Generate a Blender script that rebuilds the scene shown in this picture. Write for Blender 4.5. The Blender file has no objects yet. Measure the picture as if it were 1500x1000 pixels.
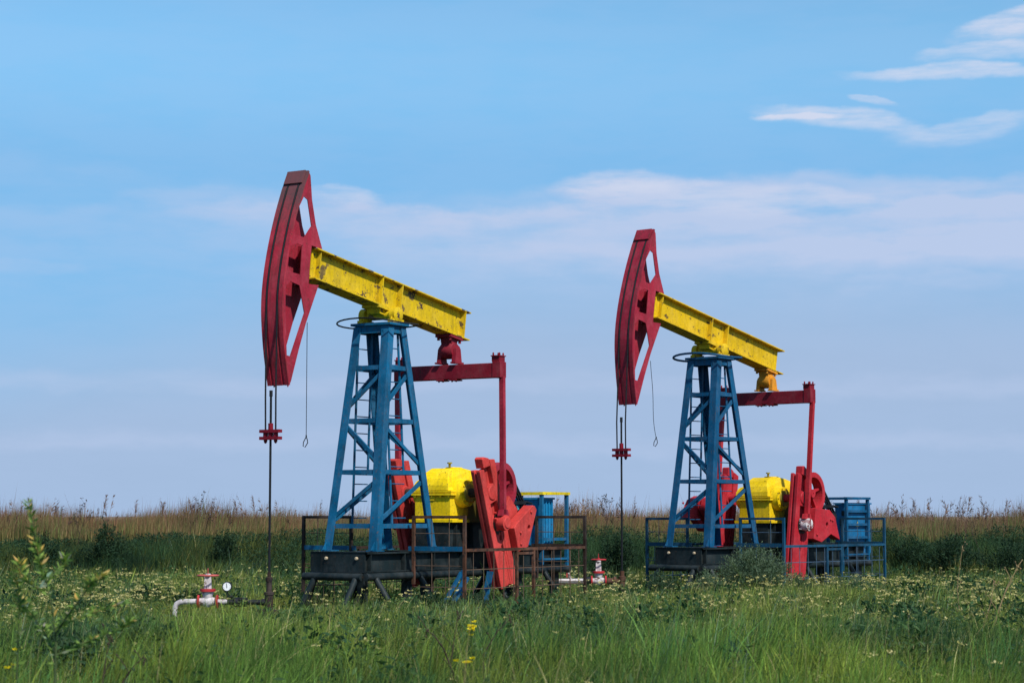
import bpy, bmesh, math, random
import numpy as np
from mathutils import Vector, Matrix, noise as mnoise

R = math.radians
sc = bpy.context.scene
col = sc.collection
rng = np.random.default_rng(7)
random.seed(7)

# ------------------------------------------------------------------ camera
EYE = 1.78
cam_d = bpy.data.cameras.new('camera')
cam = bpy.data.objects.new('camera', cam_d)
col.objects.link(cam)
cam.location = (0, 0, EYE)
cam.rotation_euler = (R(90) + math.atan(256 / 3000), 0, 0)
cam_d.sensor_width = 36
cam_d.lens = 72
cam_d.clip_end = 8000
cam_d.clip_start = 0.5
cam_d.dof.use_dof = True
cam_d.dof.focus_distance = 41
cam_d.dof.aperture_fstop = 3.2
sc.camera = cam

# ------------------------------------------------------------------ materials
def new_mat(name):
    m = bpy.data.materials.new(name)
    m.use_nodes = True
    nt = m.node_tree
    return m, nt, nt.nodes, nt.links, nt.nodes['Principled BSDF']

def ramp(N, pts):
    n = N.new('ShaderNodeValToRGB')
    cr = n.color_ramp
    while len(cr.elements) > 1:
        cr.elements.remove(cr.elements[0])
    cr.elements[0].position = pts[0][0]
    cr.elements[0].color = pts[0][1]
    for p, c in pts[1:]:
        e = cr.elements.new(p)
        e.color = c
    return n

def g(v):
    return (v, v, v, 1)

def noise_node(N, L, vec, scale, detail=4, rough=0.55):
    n = N.new('ShaderNodeTexNoise')
    n.inputs['Scale'].default_value = scale
    n.inputs['Detail'].default_value = detail
    n.inputs['Roughness'].default_value = rough
    L.new(vec, n.inputs['Vector'])
    return n

def mix(N, L, fac, a, b, mode='MIX'):
    n = N.new('ShaderNodeMix')
    n.data_type = 'RGBA'
    n.blend_type = mode
    for sock, val in ((n.inputs[0], fac), (n.inputs[6], a), (n.inputs[7], b)):
        if hasattr(val, 'is_output'):
            L.new(val, sock)
        elif isinstance(val, (int, float)):
            sock.default_value = val
        else:
            sock.default_value = (*val, 1)
    return n.outputs[2]

def math_n(N, L, op, a, b=None, c=None, clamp=False):
    n = N.new('ShaderNodeMath')
    n.operation = op
    n.use_clamp = clamp
    for i, v in enumerate((a, b, c)):
        if v is None:
            continue
        if hasattr(v, 'is_output'):
            L.new(v, n.inputs[i])
        else:
            n.inputs[i].default_value = v
    return n.outputs[0]

def paint(name, c, chip=(.055, .03, .022), chip_scale=6.0, chip_at=0.72, grime=0.35, rough=0.56,
          seed=0.0, fade=0.15, metal=0.0):
    """weathered enamel: patchy fading, vertical dirt streaks, chips down to rust"""
    m, nt, N, L, b = new_mat(name)
    tc = N.new('ShaderNodeTexCoord')
    mp = N.new('ShaderNodeMapping')
    mp.inputs['Location'].default_value = (seed, seed * 1.7, seed * .6)
    L.new(tc.outputs['Object'], mp.inputs['Vector'])
    v = mp.outputs[0]
    big = noise_node(N, L, v, 1.3, 5, .6)
    fine = noise_node(N, L, v, 22, 4, .6)
    mps = N.new('ShaderNodeMapping')
    mps.inputs['Scale'].default_value = (7, 7, .9)
    L.new(v, mps.inputs['Vector'])
    streak = noise_node(N, L, mps.outputs[0], 1.6, 5, .65)
    fade = fade * 1.6
    light = tuple(min(1, x * (1 + fade) + fade * .004) for x in c)
    dark = tuple(x * (1 - fade * 1.2) for x in c)
    r1 = ramp(N, [(.32, (*dark, 1)), (.68, (*light, 1))])
    L.new(big.outputs['Fac'], r1.inputs[0])
    r2 = ramp(N, [(.46, g(0)), (.72, g(min(.8, grime * 1.25)))])
    L.new(streak.outputs['Fac'], r2.inputs[0])
    base = mix(N, L, r2.outputs[0], r1.outputs[0], (.035, .028, .022))
    r3 = ramp(N, [(.3, g(.82)), (.7, g(1.1))])
    L.new(fine.outputs['Fac'], r3.inputs[0])
    base = mix(N, L, 1.0, base, r3.outputs[0], 'MULTIPLY')
    ch = noise_node(N, L, v, chip_scale, 6, .62)
    r4 = ramp(N, [(chip_at, g(0)), (chip_at + .015, g(1))])
    L.new(ch.outputs['Fac'], r4.inputs[0])
    base = mix(N, L, r4.outputs[0], base, chip)
    chalk = noise_node(N, L, v, 2.7, 6, .7)
    r5 = ramp(N, [(.46, g(0)), (.70, g(.42))])
    L.new(chalk.outputs['Fac'], r5.inputs[0])
    base = mix(N, L, r5.outputs[0], base, tuple(min(1, x * 1.15 + .05) for x in c))
    sp2 = noise_node(N, L, v, 17, 5, .65)
    r6 = ramp(N, [(.625, g(0)), (.66, g(.8))])
    L.new(sp2.outputs['Fac'], r6.inputs[0])
    base = mix(N, L, r6.outputs[0], base, chip)
    mpr = N.new('ShaderNodeMapping')
    mpr.inputs['Scale'].default_value = (16, 16, 1.3)
    L.new(v, mpr.inputs['Vector'])
    run = noise_node(N, L, mpr.outputs[0], 1.0, 4, .6)
    r7 = ramp(N, [(.60, g(0)), (.78, g(.55))])
    L.new(run.outputs['Fac'], r7.inputs[0])
    base = mix(N, L, r7.outputs[0], base, tuple(.45 * x + .55 * y for x, y in zip(c, chip)))
    L.new(base, b.inputs['Base Color'])
    rr = ramp(N, [(.3, g(rough - .1)), (.7, g(rough + .18))])
    L.new(big.outputs['Fac'], rr.inputs[0])
    L.new(rr.outputs[0], b.inputs['Roughness'])
    b.inputs['Metallic'].default_value = metal
    b.inputs['Specular IOR Level'].default_value = .16
    bp = N.new('ShaderNodeBump')
    bp.inputs['Strength'].default_value = .25
    bp.inputs['Distance'].default_value = .01
    hh = math_n(N, L, 'SUBTRACT', fine.outputs['Fac'], r4.outputs[0])
    L.new(hh, bp.inputs['Height'])
    L.new(bp.outputs[0], b.inputs['Normal'])
    return m

def head_face_paint(name, c, top, bot, seed):
    """red arc face whose upper part is worn to greasy grey-brown metal"""
    m = paint(name, c, chip_at=.7, grime=.55, seed=seed)
    nt = m.node_tree
    N, L = nt.nodes, nt.links
    b = N['Principled BSDF']
    src = b.inputs['Base Color'].links[0].from_socket
    tc = N.new('ShaderNodeTexCoord')
    sp = N.new('ShaderNodeSeparateXYZ')
    L.new(tc.outputs['Object'], sp.inputs[0])
    n = noise_node(N, L, tc.outputs['Object'], 3.5, 6, .7)
    z = math_n(N, L, 'ADD', sp.outputs[2], math_n(N, L, 'MULTIPLY', n.outputs['Fac'], 1.3))
    mr = N.new('ShaderNodeMapRange')
    mr.inputs[1].default_value = bot
    mr.inputs[2].default_value = top
    L.new(z, mr.inputs[0])
    out = mix(N, L, math_n(N, L, 'MULTIPLY', mr.outputs[0], .85), src, (.080, .050, .052))
    L.new(out, b.inputs['Base Color'])
    return m

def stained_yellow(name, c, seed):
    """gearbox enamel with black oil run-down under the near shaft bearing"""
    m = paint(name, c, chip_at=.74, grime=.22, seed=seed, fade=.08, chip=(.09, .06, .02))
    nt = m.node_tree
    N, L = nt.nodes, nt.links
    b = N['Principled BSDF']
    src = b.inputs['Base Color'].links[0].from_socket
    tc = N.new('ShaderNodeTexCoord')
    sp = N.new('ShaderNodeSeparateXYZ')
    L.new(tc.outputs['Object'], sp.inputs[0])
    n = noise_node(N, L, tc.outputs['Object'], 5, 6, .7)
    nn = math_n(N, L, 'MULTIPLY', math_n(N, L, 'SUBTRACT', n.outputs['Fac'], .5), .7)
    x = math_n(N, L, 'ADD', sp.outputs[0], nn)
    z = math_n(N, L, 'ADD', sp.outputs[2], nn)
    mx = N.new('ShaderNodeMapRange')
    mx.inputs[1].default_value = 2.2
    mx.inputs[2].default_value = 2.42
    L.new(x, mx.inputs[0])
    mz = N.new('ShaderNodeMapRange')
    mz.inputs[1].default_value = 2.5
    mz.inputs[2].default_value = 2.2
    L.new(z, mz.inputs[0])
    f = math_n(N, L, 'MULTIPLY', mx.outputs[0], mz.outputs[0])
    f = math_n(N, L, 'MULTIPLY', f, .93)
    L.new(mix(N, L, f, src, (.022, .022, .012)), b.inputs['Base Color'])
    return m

def plain(name, c, rough=.6, var=.25, scale=8, metal=0.0):
    m, nt, N, L, b = new_mat(name)
    tc = N.new('ShaderNodeTexCoord')
    n = noise_node(N, L, tc.outputs['Object'], scale, 5, .6)
    r = ramp(N, [(.3, (*[x * (1 - var) for x in c], 1)), (.7, (*[min(1, x * (1 + var)) for x in c], 1))])
    L.new(n.outputs['Fac'], r.inputs[0])
    L.new(r.outputs[0], b.inputs['Base Color'])
    b.inputs['Roughness'].default_value = rough
    b.inputs['Specular IOR Level'].default_value = .2
    b.inputs['Metallic'].default_value = metal
    return m

def leaf_mat(name, rough=.75, trans=.35):
    """leaf colour comes from a per-leaf colour attribute; thin leaves let some light through"""
    m, nt, N, L, b = new_mat(name)
    at = N.new('ShaderNodeAttribute')
    at.attribute_name = 'leaf_colour'
    L.new(at.outputs['Color'], b.inputs['Base Color'])
    b.inputs['Roughness'].default_value = rough
    b.inputs['Specular IOR Level'].default_value = .15
    tr = N.new('ShaderNodeBsdfTranslucent')
    L.new(mix(N, L, 1.0, at.outputs['Color'], (1.2, 1.25, .7), 'MULTIPLY'), tr.inputs['Color'])
    ms = N.new('ShaderNodeMixShader')
    ms.inputs[0].default_value = trans
    out = N['Material Output']
    L.new(b.outputs[0], ms.inputs[1])
    L.new(tr.outputs[0], ms.inputs[2])
    L.new(ms.outputs[0], out.inputs['Surface'])
    return m

M = {}
M['blue'] = paint('blue_enamel', (.002, .095, .20), chip=(.10, .06, .05), chip_at=.70, chip_scale=9, seed=2, fade=.18)
M['blue_b'] = paint('blue_enamel_clean', (.001, .072, .165), chip=(.09, .06, .05), chip_at=.78, chip_scale=9, seed=5, fade=.14)
M['oil'] = plain('old_oil_grease', (.012, .010, .009), .45)
M['rail_blue'] = paint('dull_rail_blue', (.002, .052, .105), chip=(.06, .04, .03), chip_at=.72, seed=19, fade=.2, grime=.35)
M['cab'] = paint('cabinet_blue', (.004, .16, .33), chip_at=.8, seed=3, fade=.1, grime=.25)
M['cab_b'] = paint('cabinet_deep_blue', (.004, .12, .27), chip_at=.8, seed=8, fade=.1, grime=.25)
M['red_crank'] = paint('faded_red', (.52, .047, .040), chip=(.2, .04, .03), chip_at=.74, seed=1, fade=.12, grime=.3)
M['red_crank_b'] = paint('signal_red', (.40, .016, .026), chip=(.15, .03, .03), chip_at=.75, seed=11, fade=.1, grime=.25)
M['red_head'] = paint('crimson', (.31, .017, .036), chip_at=.76, seed=4, fade=.12, grime=.3)
M['red_eq'] = paint('dark_crimson', (.20, .006, .018), chip_at=.78, seed=6, fade=.12, grime=.2)
M['head_face'] = head_face_paint('worn_crimson', (.36, .020, .038), 8.35, 7.5, 3)
M['head_face_b'] = head_face_paint('worn_crimson_lighter', (.30, .014, .034), 10.2, 8.6, 9)
M['yel_beam'] = paint('chipped_yellow', (.60, .405, .004), chip=(.06, .037, .03), chip_scale=4.4, chip_at=.576, seed=14, fade=.1, grime=.3)
M['yel_beam_b'] = paint('yellow_beam', (.62, .395, .004), chip=(.08, .05, .02), chip_scale=7, chip_at=.615, seed=17, fade=.1, grime=.25)
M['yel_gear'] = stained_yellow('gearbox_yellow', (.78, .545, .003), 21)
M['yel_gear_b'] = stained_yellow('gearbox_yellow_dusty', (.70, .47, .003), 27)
M['yel_dirty'] = paint('greasy_yellow', (.30, .24, .02), chip_at=.66, seed=22, grime=.6)
M['orange'] = paint('orange_yellow', (.55, .22, .015), chip_at=.72, seed=22, grime=.3)
M['skid'] = paint('black_green_steel', (.006, .013, .015), chip=(.05, .03, .02), chip_at=.74, seed=30, fade=.3, grime=.3, rough=.48)
M['black'] = plain('black_steel', (.010, .011, .013), .5)
M['rope'] = plain('greased_wire_rope', (.012, .012, .014), .5)
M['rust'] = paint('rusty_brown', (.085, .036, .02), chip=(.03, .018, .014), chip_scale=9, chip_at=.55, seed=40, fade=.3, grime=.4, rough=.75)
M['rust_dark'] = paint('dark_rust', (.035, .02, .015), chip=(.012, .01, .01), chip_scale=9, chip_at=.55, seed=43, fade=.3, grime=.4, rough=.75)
M['wire'] = plain('rusted_mesh_wire', (.10, .065, .045), .7)
M['wire_b'] = plain('blue_grey_mesh_wire', (.05, .09, .14), .6)
M['white'] = paint('white_enamel', (.58, .53, .53), chip=(.12, .06, .04), chip_scale=9, chip_at=.60, seed=50, fade=.1, grime=.4)
M['white_cap'] = paint('smeared_white', (.62, .57, .56), chip=(.14, .015, .02), chip_scale=7, chip_at=.49, seed=52, fade=.1, grime=.5)
M['valve_red'] = paint('valve_red', (.42, .025, .03), chip_at=.72, seed=53)
M['valve_pink'] = paint('faded_valve_red', (.50, .10, .085), chip_at=.7, seed=54)
M['roof_yellow'] = paint('roof_yellow', (.70, .52, .01), chip_at=.72, chip_scale=9, seed=60, grime=.35)
M['teal'] = plain('teal_motor', (.06, .26, .30), .5)
M['cream'] = plain('cream_bolt', (.42, .33, .22), .6)
M['dial'] = plain('gauge_dial', (.75, .76, .76), .3, .05)
M['sign_yellow'] = plain('warning_yellow', (.75, .60, .10), .5, .1)

# ------------------------------------------------------------------ mesh builder (u, v, w): v is flipped to -Y
class MB:
    def __init__(self, flip=True):
        self.v, self.f, self.s = [], [], flip

    def _add(self, pts, faces):
        o = len(self.v)
        self.v += [tuple(p) for p in pts]
        self.f += [[i + o for i in fc] for fc in faces]
        return self

    def box(self, a, b):
        (x0, y0, z0), (x1, y1, z1) = a, b
        p = [(x0, y0, z0), (x1, y0, z0), (x1, y1, z0), (x0, y1, z0), (x0, y0, z1), (x1, y0, z1), (x1, y1, z1), (x0, y1, z1)]
        return self._add(p, [(0, 3, 2, 1), (4, 5, 6, 7), (0, 1, 5, 4), (1, 2, 6, 5), (2, 3, 7, 6), (3, 0, 4, 7)])

    def bar(self, a, b, w, h, up=(0, 0, 1)):
        a, b = Vector(a), Vector(b)
        d = (b - a).normalized()
        up = Vector(up)
        if abs(d.dot(up)) > .98:
            up = Vector((1, 0, 0))
        s = d.cross(up).normalized()
        t = s.cross(d).normalized()
        pts = []
        for q in (a, b):
            for i, j in ((-1, -1), (1, -1), (1, 1), (-1, 1)):
                pts.append(q + s * (i * w / 2) + t * (j * h / 2))
        return self._add(pts, [(0, 3, 2, 1), (4, 5, 6, 7), (0, 1, 5, 4), (1, 2, 6, 5), (2, 3, 7, 6), (3, 0, 4, 7)])

    def tube(self, path, r, n=8, cap=True):
        path = [Vector(p) for p in path]
        rs = r if isinstance(r, (list, tuple)) else [r] * len(path)
        rings = []
        ref = None
        for i, p in enumerate(path):
            d = (path[min(i + 1, len(path) - 1)] - path[max(i - 1, 0)]).normalized()
            if ref is None:
                ref = Vector((0, 0, 1)) if abs(d.z) < .9 else Vector((1, 0, 0))
            s = d.cross(ref).normalized()
            t = s.cross(d).normalized()
            ref = t
            rings.append([p + (s * math.cos(k * 2 * math.pi / n) + t * math.sin(k * 2 * math.pi / n)) * rs[i] for k in range(n)])
        pts = [q for rg in rings for q in rg]
        fs = []
        for i in range(len(path) - 1):
            for k in range(n):
                fs.append((i * n + k, i * n + (k + 1) % n, (i + 1) * n + (k + 1) % n, (i + 1) * n + k))
        if cap:
            fs.append(tuple(range(n - 1, -1, -1)))
            fs.append(tuple((len(path) - 1) * n + k for k in range(n)))
        return self._add(pts, fs)

    def lathe(self, c, axis, prof, n=20):
        """prof: (distance along axis, radius) pairs"""
        c, ax = Vector(c), Vector(axis).normalized()
        path = [c + ax * d for d, r in prof]
        rs = [max(r, .0005) for d, r in prof]
        ref = Vector((0, 0, 1)) if abs(ax.z) < .9 else Vector((1, 0, 0))
        s = ax.cross(ref).normalized()
        t = s.cross(ax).normalized()
        pts, fs = [], []
        for p, r in zip(path, rs):
            pts += [p + (s * math.cos(k * 2 * math.pi / n) + t * math.sin(k * 2 * math.pi / n)) * r for k in range(n)]
        for i in range(len(path) - 1):
            for k in range(n):
                fs.append((i * n + k, i * n + (k + 1) % n, (i + 1) * n + (k + 1) % n, (i + 1) * n + k))
        fs.append(tuple(range(n - 1, -1, -1)))
        fs.append(tuple((len(path) - 1) * n + k for k in range(n)))
        return self._add(pts, fs)

    def prism(self, poly, v0, v1):
        """outline in the (u, w) plane, thickness along v"""
        n = len(poly)
        pts = [(u, v0, w) for u, w in poly] + [(u, v1, w) for u, w in poly]
        fs = [tuple(range(n)), tuple(range(2 * n - 1, n - 1, -1))]
        fs += [(i, (i + 1) % n, (i + 1) % n + n, i + n) for i in range(n)]
        return self._add(pts, fs)

    def plate(self, outer, holes, v0, v1):
        """outline with holes in the (u, w) plane"""
        bm = bmesh.new()
        loops = []
        edges = []
        for lp in [outer] + holes:
            vs = [bm.verts.new((u, v0, w)) for u, w in lp]
            loops.append(len(vs))
            edges += [bm.edges.new((vs[i], vs[(i + 1) % len(vs)])) for i in range(len(vs))]
        bmesh.ops.triangle_fill(bm, use_beauty=True, use_dissolve=False, edges=edges)
        bm.verts.index_update()
        base = [tuple(q.co) for q in bm.verts]
        tris = [tuple(q.index for q in fc.verts) for fc in bm.faces]
        bm.free()
        n = len(base)
        pts = base + [(x, v1, z) for x, y, z in base]
        fs = tris + [tuple(i + n for i in reversed(t)) for t in tris]
        o = 0
        for ln in loops:
            fs += [(o + i, o + (i + 1) % ln, o + (i + 1) % ln + n, o + i + n) for i in range(ln)]
            o += ln
        return self._add(pts, fs)

    def build(self, name, mat, parent=None, smooth=False, at=None):
        me = bpy.data.meshes.new(name)
        sy = -1 if self.s else 1
        o = Vector(at) if at is not None else Vector((0, 0, 0))
        me.from_pydata([(x - o.x, sy * y - o.y, z - o.z) for x, y, z in self.v], [], self.f)
        bm = bmesh.new()
        bm.from_mesh(me)
        bmesh.ops.recalc_face_normals(bm, faces=bm.faces)
        bm.to_mesh(me)
        bm.free()
        if smooth:
            me.polygons.foreach_set('use_smooth', [True] * len(me.polygons))
            me.set_sharp_from_angle(angle=R(40))
        me.materials.append(mat)
        ob = bpy.data.objects.new(name, me)
        col.objects.link(ob)
        ob.location = o
        ob.parent = parent
        return ob

def tag(o, label, cat, group=None):
    o['label'] = label
    o['category'] = cat
    if group:
        o['group'] = group
    return o

def empty(name, loc, rz=0.0):
    o = bpy.data.objects.new(name, None)
    o.empty_display_size = .3
    col.objects.link(o)
    o.location = loc
    o.rotation_euler = (0, 0, rz)
    return o

def structure(o):
    o['kind'] = 'structure'
    return o

POSE = {'L': (-2.521, 39.559, R(58.02), 0.0), 'R': (4.633, 47.487, R(50.18), -.04)}
def P2W(k, u, v, w=0.0):
    x, y, a, z = POSE[k]
    return Vector((x + u * math.cos(a) + v * math.sin(a), y + u * math.sin(a) - v * math.cos(a), z + w))

# ------------------------------------------------------------------ pumping unit
PIV = (-.05, 5.67)
def rot_about(p, c, a):
    x, y = p[0] - c[0], p[1] - c[1]
    return (c[0] + x * math.cos(a) - y * math.sin(a), c[1] + x * math.sin(a) + y * math.cos(a))

ARC = [(-2.66, 8.09), (-2.70, 8.00), (-2.83, 7.74), (-3.01, 7.29), (-3.16, 6.84), (-3.275, 6.41), (-3.35, 6.02), (-3.385, 5.68), (-3.38, 5.3),
       (-3.325, 4.83), (-3.25, 4.44), (-3.18, 4.13)]
PLATE_OUT = [(-2.66, 8.06), (-2.81, 7.74), (-2.985, 7.29), (-3.135, 6.84), (-3.25, 6.41), (-3.325, 6.02), (-3.36, 5.68), (-3.355, 5.3),
             (-3.30, 4.83), (-3.225, 4.44), (-3.17, 4.10), (-3.09, 4.20), (-2.87, 4.79), (-2.66, 5.30), (-2.29, 6.03), (-2.60, 6.02), (-2.58, 6.18),
             (-2.51, 6.74), (-2.19, 6.71), (-2.39, 7.14), (-2.51, 7.59), (-2.56, 8.03), (-2.60, 8.08)]
HOLES = [[(-2.75, 7.62), (-2.64, 7.57), (-2.52, 7.10), (-2.74, 6.86), (-2.91, 6.90), (-2.98, 7.02), (-2.87, 7.35)],
         [(-2.94, 6.73), (-2.79, 6.71), (-2.84, 6.17), (-3.05, 6.19), (-3.14, 6.30), (-3.09, 6.66)],
         [(-3.07, 6.02), (-2.86, 5.97), (-2.71, 5.48), (-3.05, 4.66), (-3.15, 4.67), (-3.20, 5.48), (-3.20, 5.92)]]

def leg_angle(mb, a, b, su, sv, wd=.175, t=.022):
    """L-section leg from a (bottom) to b (top); outer faces look along su (u) and sv (v)"""
    for face in (0, 1):
        pts = []
        for q in (a, b):
            u, v, w = q
            if face == 0:
                pts += [(u, v, w), (u, v - sv * wd, w), (u - su * t, v - sv * wd, w), (u - su * t, v, w)]
            else:
                pts += [(u - su * t, v, w), (u - su * wd, v, w), (u - su * wd, v - sv * t, w), (u - su * t, v - sv * t, w)]
        mb._add(pts, [(0, 1, 2, 3), (4, 7, 6, 5), (0, 4, 5, 1), (1, 5, 6, 2), (2, 6, 7, 3), (3, 7, 4, 0)])

def soften(o, w):
    b = o.modifiers.new('rounded_edges', 'BEVEL')
    b.width = w
    b.segments = 2
    b.limit_method = 'ANGLE'
    b.angle_limit = R(35)
    return o

def pumpjack(k, cfg):
    x, y, a, z = POSE[k]
    root = empty('pumpjack', (x, y, z), a)
    tag(root, cfg['label'], 'pumpjack', 'pumpjacks standing in the grass field')
    bl, rd = M[cfg['blue']], M[cfg['crank']]
    # ---- tower
    HB, HT = 1.145, 5.44
    B, T, UO = (1.008, .608), (.281, .418), -.073
    def corner(su, sv, w):
        t = (w - HB) / (HT - HB)
        return (UO * t + su * (B[0] + (T[0] - B[0]) * t), sv * (B[1] + (T[1] - B[1]) * t), w)
    lv = [4.62, 3.60, 2.62, 1.60]
    tw = MB()
    tw.box((UO - T[0] - .04, -T[1] - .05, 5.44), (UO + T[0] + .04, T[1] + .05, 5.487))
    for su in (-1, 1):                                                   # cap beams
        c0, c1 = corner(su, -1, 5.365), corner(su, 1, 5.365)
        tw.bar((c0[0] - su * .035, c0[1] + .03, 5.365), (c1[0] - su * .035, c1[1] - .03, 5.365), .03, .145)
    for sv in (-1, 1):
        c0, c1 = corner(-1, sv, 5.365), corner(1, sv, 5.365)
        tw.bar((c0[0] + .06, c0[1] - sv * .035, 5.365), (c1[0] - .06, c1[1] - sv * .035, 5.365), .03, .145)
    tower = tw.build('tower', bl, root)
    for w in lv:
        for su in (-1, 1):
            m = MB()
            c0, c1 = corner(su, -1, w), corner(su, 1, w)
            i = su * .045
            m.bar((c0[0] - i, c0[1] + .1, w), (c1[0] - i, c1[1] - .1, w), .05, .085)
            m.build('cross_brace', bl, tower)
        for sv in (-1, 1):
            m = MB()
            c0, c1 = corner(-1, sv, w), corner(1, sv, w)
            i = sv * .045
            m.bar((c0[0] + .1, c0[1] - i, w), (c1[0] - .1, c1[1] - i, w), .05, .085)
            m.build('cross_brace', bl, tower)
    def diag(p, q, off):
        m = MB()
        m.bar([p[i] + off[i] for i in range(3)], [q[i] + off[i] for i in range(3)], .04, .07)
        m.build('diagonal_brace', bl, tower)
    for su in (-1, 1):
        o = (-su * .05, 0, 0)
        diag(corner(su, .82, lv[0] - .05), corner(su, -.9, lv[1] + .22), o)
        diag(corner(su, -.9, lv[1] - .05), corner(su, .82, lv[2] + .22), o)
        diag(corner(su, .85, lv[2] - .14), corner(su, -.93, lv[3] + .12), o)
    for sv in (-1, 1):
        o = (0, -sv * .05, 0)
        diag(corner(.85, sv, lv[0] - .08), corner(-.85, sv, lv[1] + .28), o)
        diag(corner(-.85, sv, lv[1] - .10), corner(.9, sv, lv[2] + .12), o)
        diag(corner(.88, sv, lv[2] - .16), corner(-.86, sv, lv[3] + .10), o)
    for su in (-1, 1):
        for sv in (-1, 1):
            m = MB()
            leg_angle(m, corner(su, sv, 1.15), corner(su, sv, 5.42), su, sv)
            c = corner(su, sv, 1.15)
            m.box((c[0] - su * .09 - .13, c[1] - sv * .08 - .12, 1.128), (c[0] - su * .09 + .13, c[1] - sv * .08 + .12, 1.149))
            m.prism([(c[0] - su * .02, 1.150), (c[0] + su * .10, 1.150), (c[0] - su * .05, 1.34)], c[1] - sv * .05, c[1] - sv * .035)
            m.build('leg', bl, tower)
    for sv in (-1, 1):                                                   # two caged ladders inside the side faces
        m = MB()
        for s in (-1, 1):
            e = 1.6 if s == -1 else 2.62
            pts = []
            for w in (e, 5.36):
                c = corner(0, sv, w)
                pts.append((c[0] - .06 + s * .225, c[1] - sv * .12, w))
            m.bar(pts[0], pts[1], .05, .022, (0, 1, 0))
        w = 1.75
        while w < 5.3:
            c = corner(0, sv, w)
            m.tube([(c[0] - .06 - .225, c[1] - sv * .12, w), (c[0] - .06 + .225, c[1] - sv * .12, w)], .012, 6)
            w += .325
        m.build('ladder', bl, tower)
    m = MB()                                                             # wire loop tied round the tower head
    pts = []
    for i in range(33):
        t = i / 32 * 2 * math.pi
        pts.append((UO + 1.05 * math.cos(t) * .74 * (1 + .32 * math.cos(t)), 1.16 * math.sin(t) * (1 - .12 * math.cos(t)) * .66 - .12 * math.sin(t) ** 2,
                    5.53 + .04 * math.sin(2 * t + 1) - .05 * (1 + math.cos(t)) * .5))
    m.tube(pts[:-1] + [pts[0]], .016 if k == 'L' else .026, 6, cap=False)
    m.build('wire_loop', M['rope'] if k == 'L' else bl, tower, True)
    # ---- saddle bearings
    yb = M[cfg['beam']]
    sd = MB()
    for sv in (-1, 1):
        v0 = sv * .36
        sd.lathe((PIV[0], v0 - .075, PIV[1] - .02), (0, 1, 0), [(0, .10), (.01, .15), (.14, .15), (.15, .135)], 20)
        sd.box((PIV[0] - .19, v0 - .06, 5.488), (PIV[0] + .19, v0 + .06, 5.56))
        sd.prism([(PIV[0] - .14, 5.56), (PIV[0] + .14, 5.56), (PIV[0] + .10, 5.66), (PIV[0] - .10, 5.66)], v0 - .055, v0 + .055)
        for du in (-.15, .15):
            sd.lathe((PIV[0] + du, v0, 5.56), (0, 0, 1), [(0, .026), (.05, .026)], 6)
    sd.lathe((PIV[0], -.285, PIV[1] - .02), (0, 1, 0), [(0, .085), (.57, .085)], 14)
    sd.build('saddle_bearing', yb, root, True)
    # ---- walking beam, tilted
    ta = cfg['tilt']
    cs, sn = math.cos(ta), math.sin(ta)
    def T(pts):
        return [rot_about(p, PIV, ta) for p in pts]
    wb = MB()
    hi, lo, f0, f1 = .70, .115, -2.40, 2.76
    wb.prism(T([(f0 + PIV[0], hi - .025 + PIV[1]), (f1 + PIV[0] - .04, hi - .025 + PIV[1]), (f1 + PIV[0] - .04, lo + .025 + PIV[1]), (f0 + PIV[0], lo + .025 + PIV[1])]), -.075, .075)
    wb.prism(T([(f0 + PIV[0], hi + PIV[1]), (f1 + .03, hi + PIV[1]), (f1 + .03, hi - .025 + PIV[1]), (f0 + PIV[0], hi - .025 + PIV[1])]), -.2, .2)
    wb.prism(T([(f0 + PIV[0], lo + PIV[1]), (f1 + .06, lo + PIV[1]), (f1 + .06, lo + .025 + PIV[1]), (f0 + PIV[0], lo + .025 + PIV[1])]), -.2, .2)
    beam = wb.build('walking_beam', yb, root)
    for uu in (-2.30, -.33, .33, 2.60) if k == 'L' else (-2.30, -.33, .33):
        for sv in (-1, 1):
            m = MB()
            m.prism(T([(uu, hi - .026 + PIV[1]), (uu + .025, hi - .026 + PIV[1]), (uu + .025, lo + .026 + PIV[1]), (uu, lo + .026 + PIV[1])]), sv * .076, sv * (.195 if uu > -2 else .17))
            m.build('stiffener', yb, beam)
    m = MB()                                                             # bracket between beam and saddle shaft
    m.prism(T([(-.34, lo - .002 + PIV[1]), (.26, lo - .002 + PIV[1]), (.20, -.03 + PIV[1]), (-.28, -.03 + PIV[1])]), -.15, .15)
    m.prism(T([(-.40, lo - .003 + PIV[1]), (.32, lo - .003 + PIV[1]), (.32, lo - .05 + PIV[1]), (-.40, lo - .05 + PIV[1])]), -.21, .21)
    m.build('saddle_bracket', yb, beam)
    # ---- horse head
    hd = M['red_head']
    hm = MB()
    pl = T(PLATE_OUT)
    hl = [T(h) for h in HOLES]
    head_w = .165
    web_list = []
    # inner cross plates between the two side plates, at the front of the beam and behind the arc
    webs = [((-2.52, 6.04), (-2.46, 6.74)), ((-2.56, 6.03), (-2.40, 6.01)), ((-2.46, 6.74), (-2.30, 6.72)), ((-3.08, 4.22), (-2.98, 4.50))]
    for p, q in webs:
        (u0, w0), (u1, w1) = T([rot_about(p, PIV, -TILT_L), rot_about(q, PIV, -TILT_L)])
        d = Vector((u1 - u0, w1 - w0)).normalized()
        nx, nz = -d.y * .008, d.x * .008
        wm_ = MB()
        vlo = -head_w - .04 if q[1] > 6.7 and p[1] < 6.1 else -head_w + .018
        wm_.prism([(u0 + nx, w0 + nz), (u1 + nx, w1 + nz), (u1 - nx, w1 - nz), (u0 - nx, w0 - nz)], vlo, head_w - .018)
        web_list.append(wm_)
    arc = T(ARC)
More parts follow.
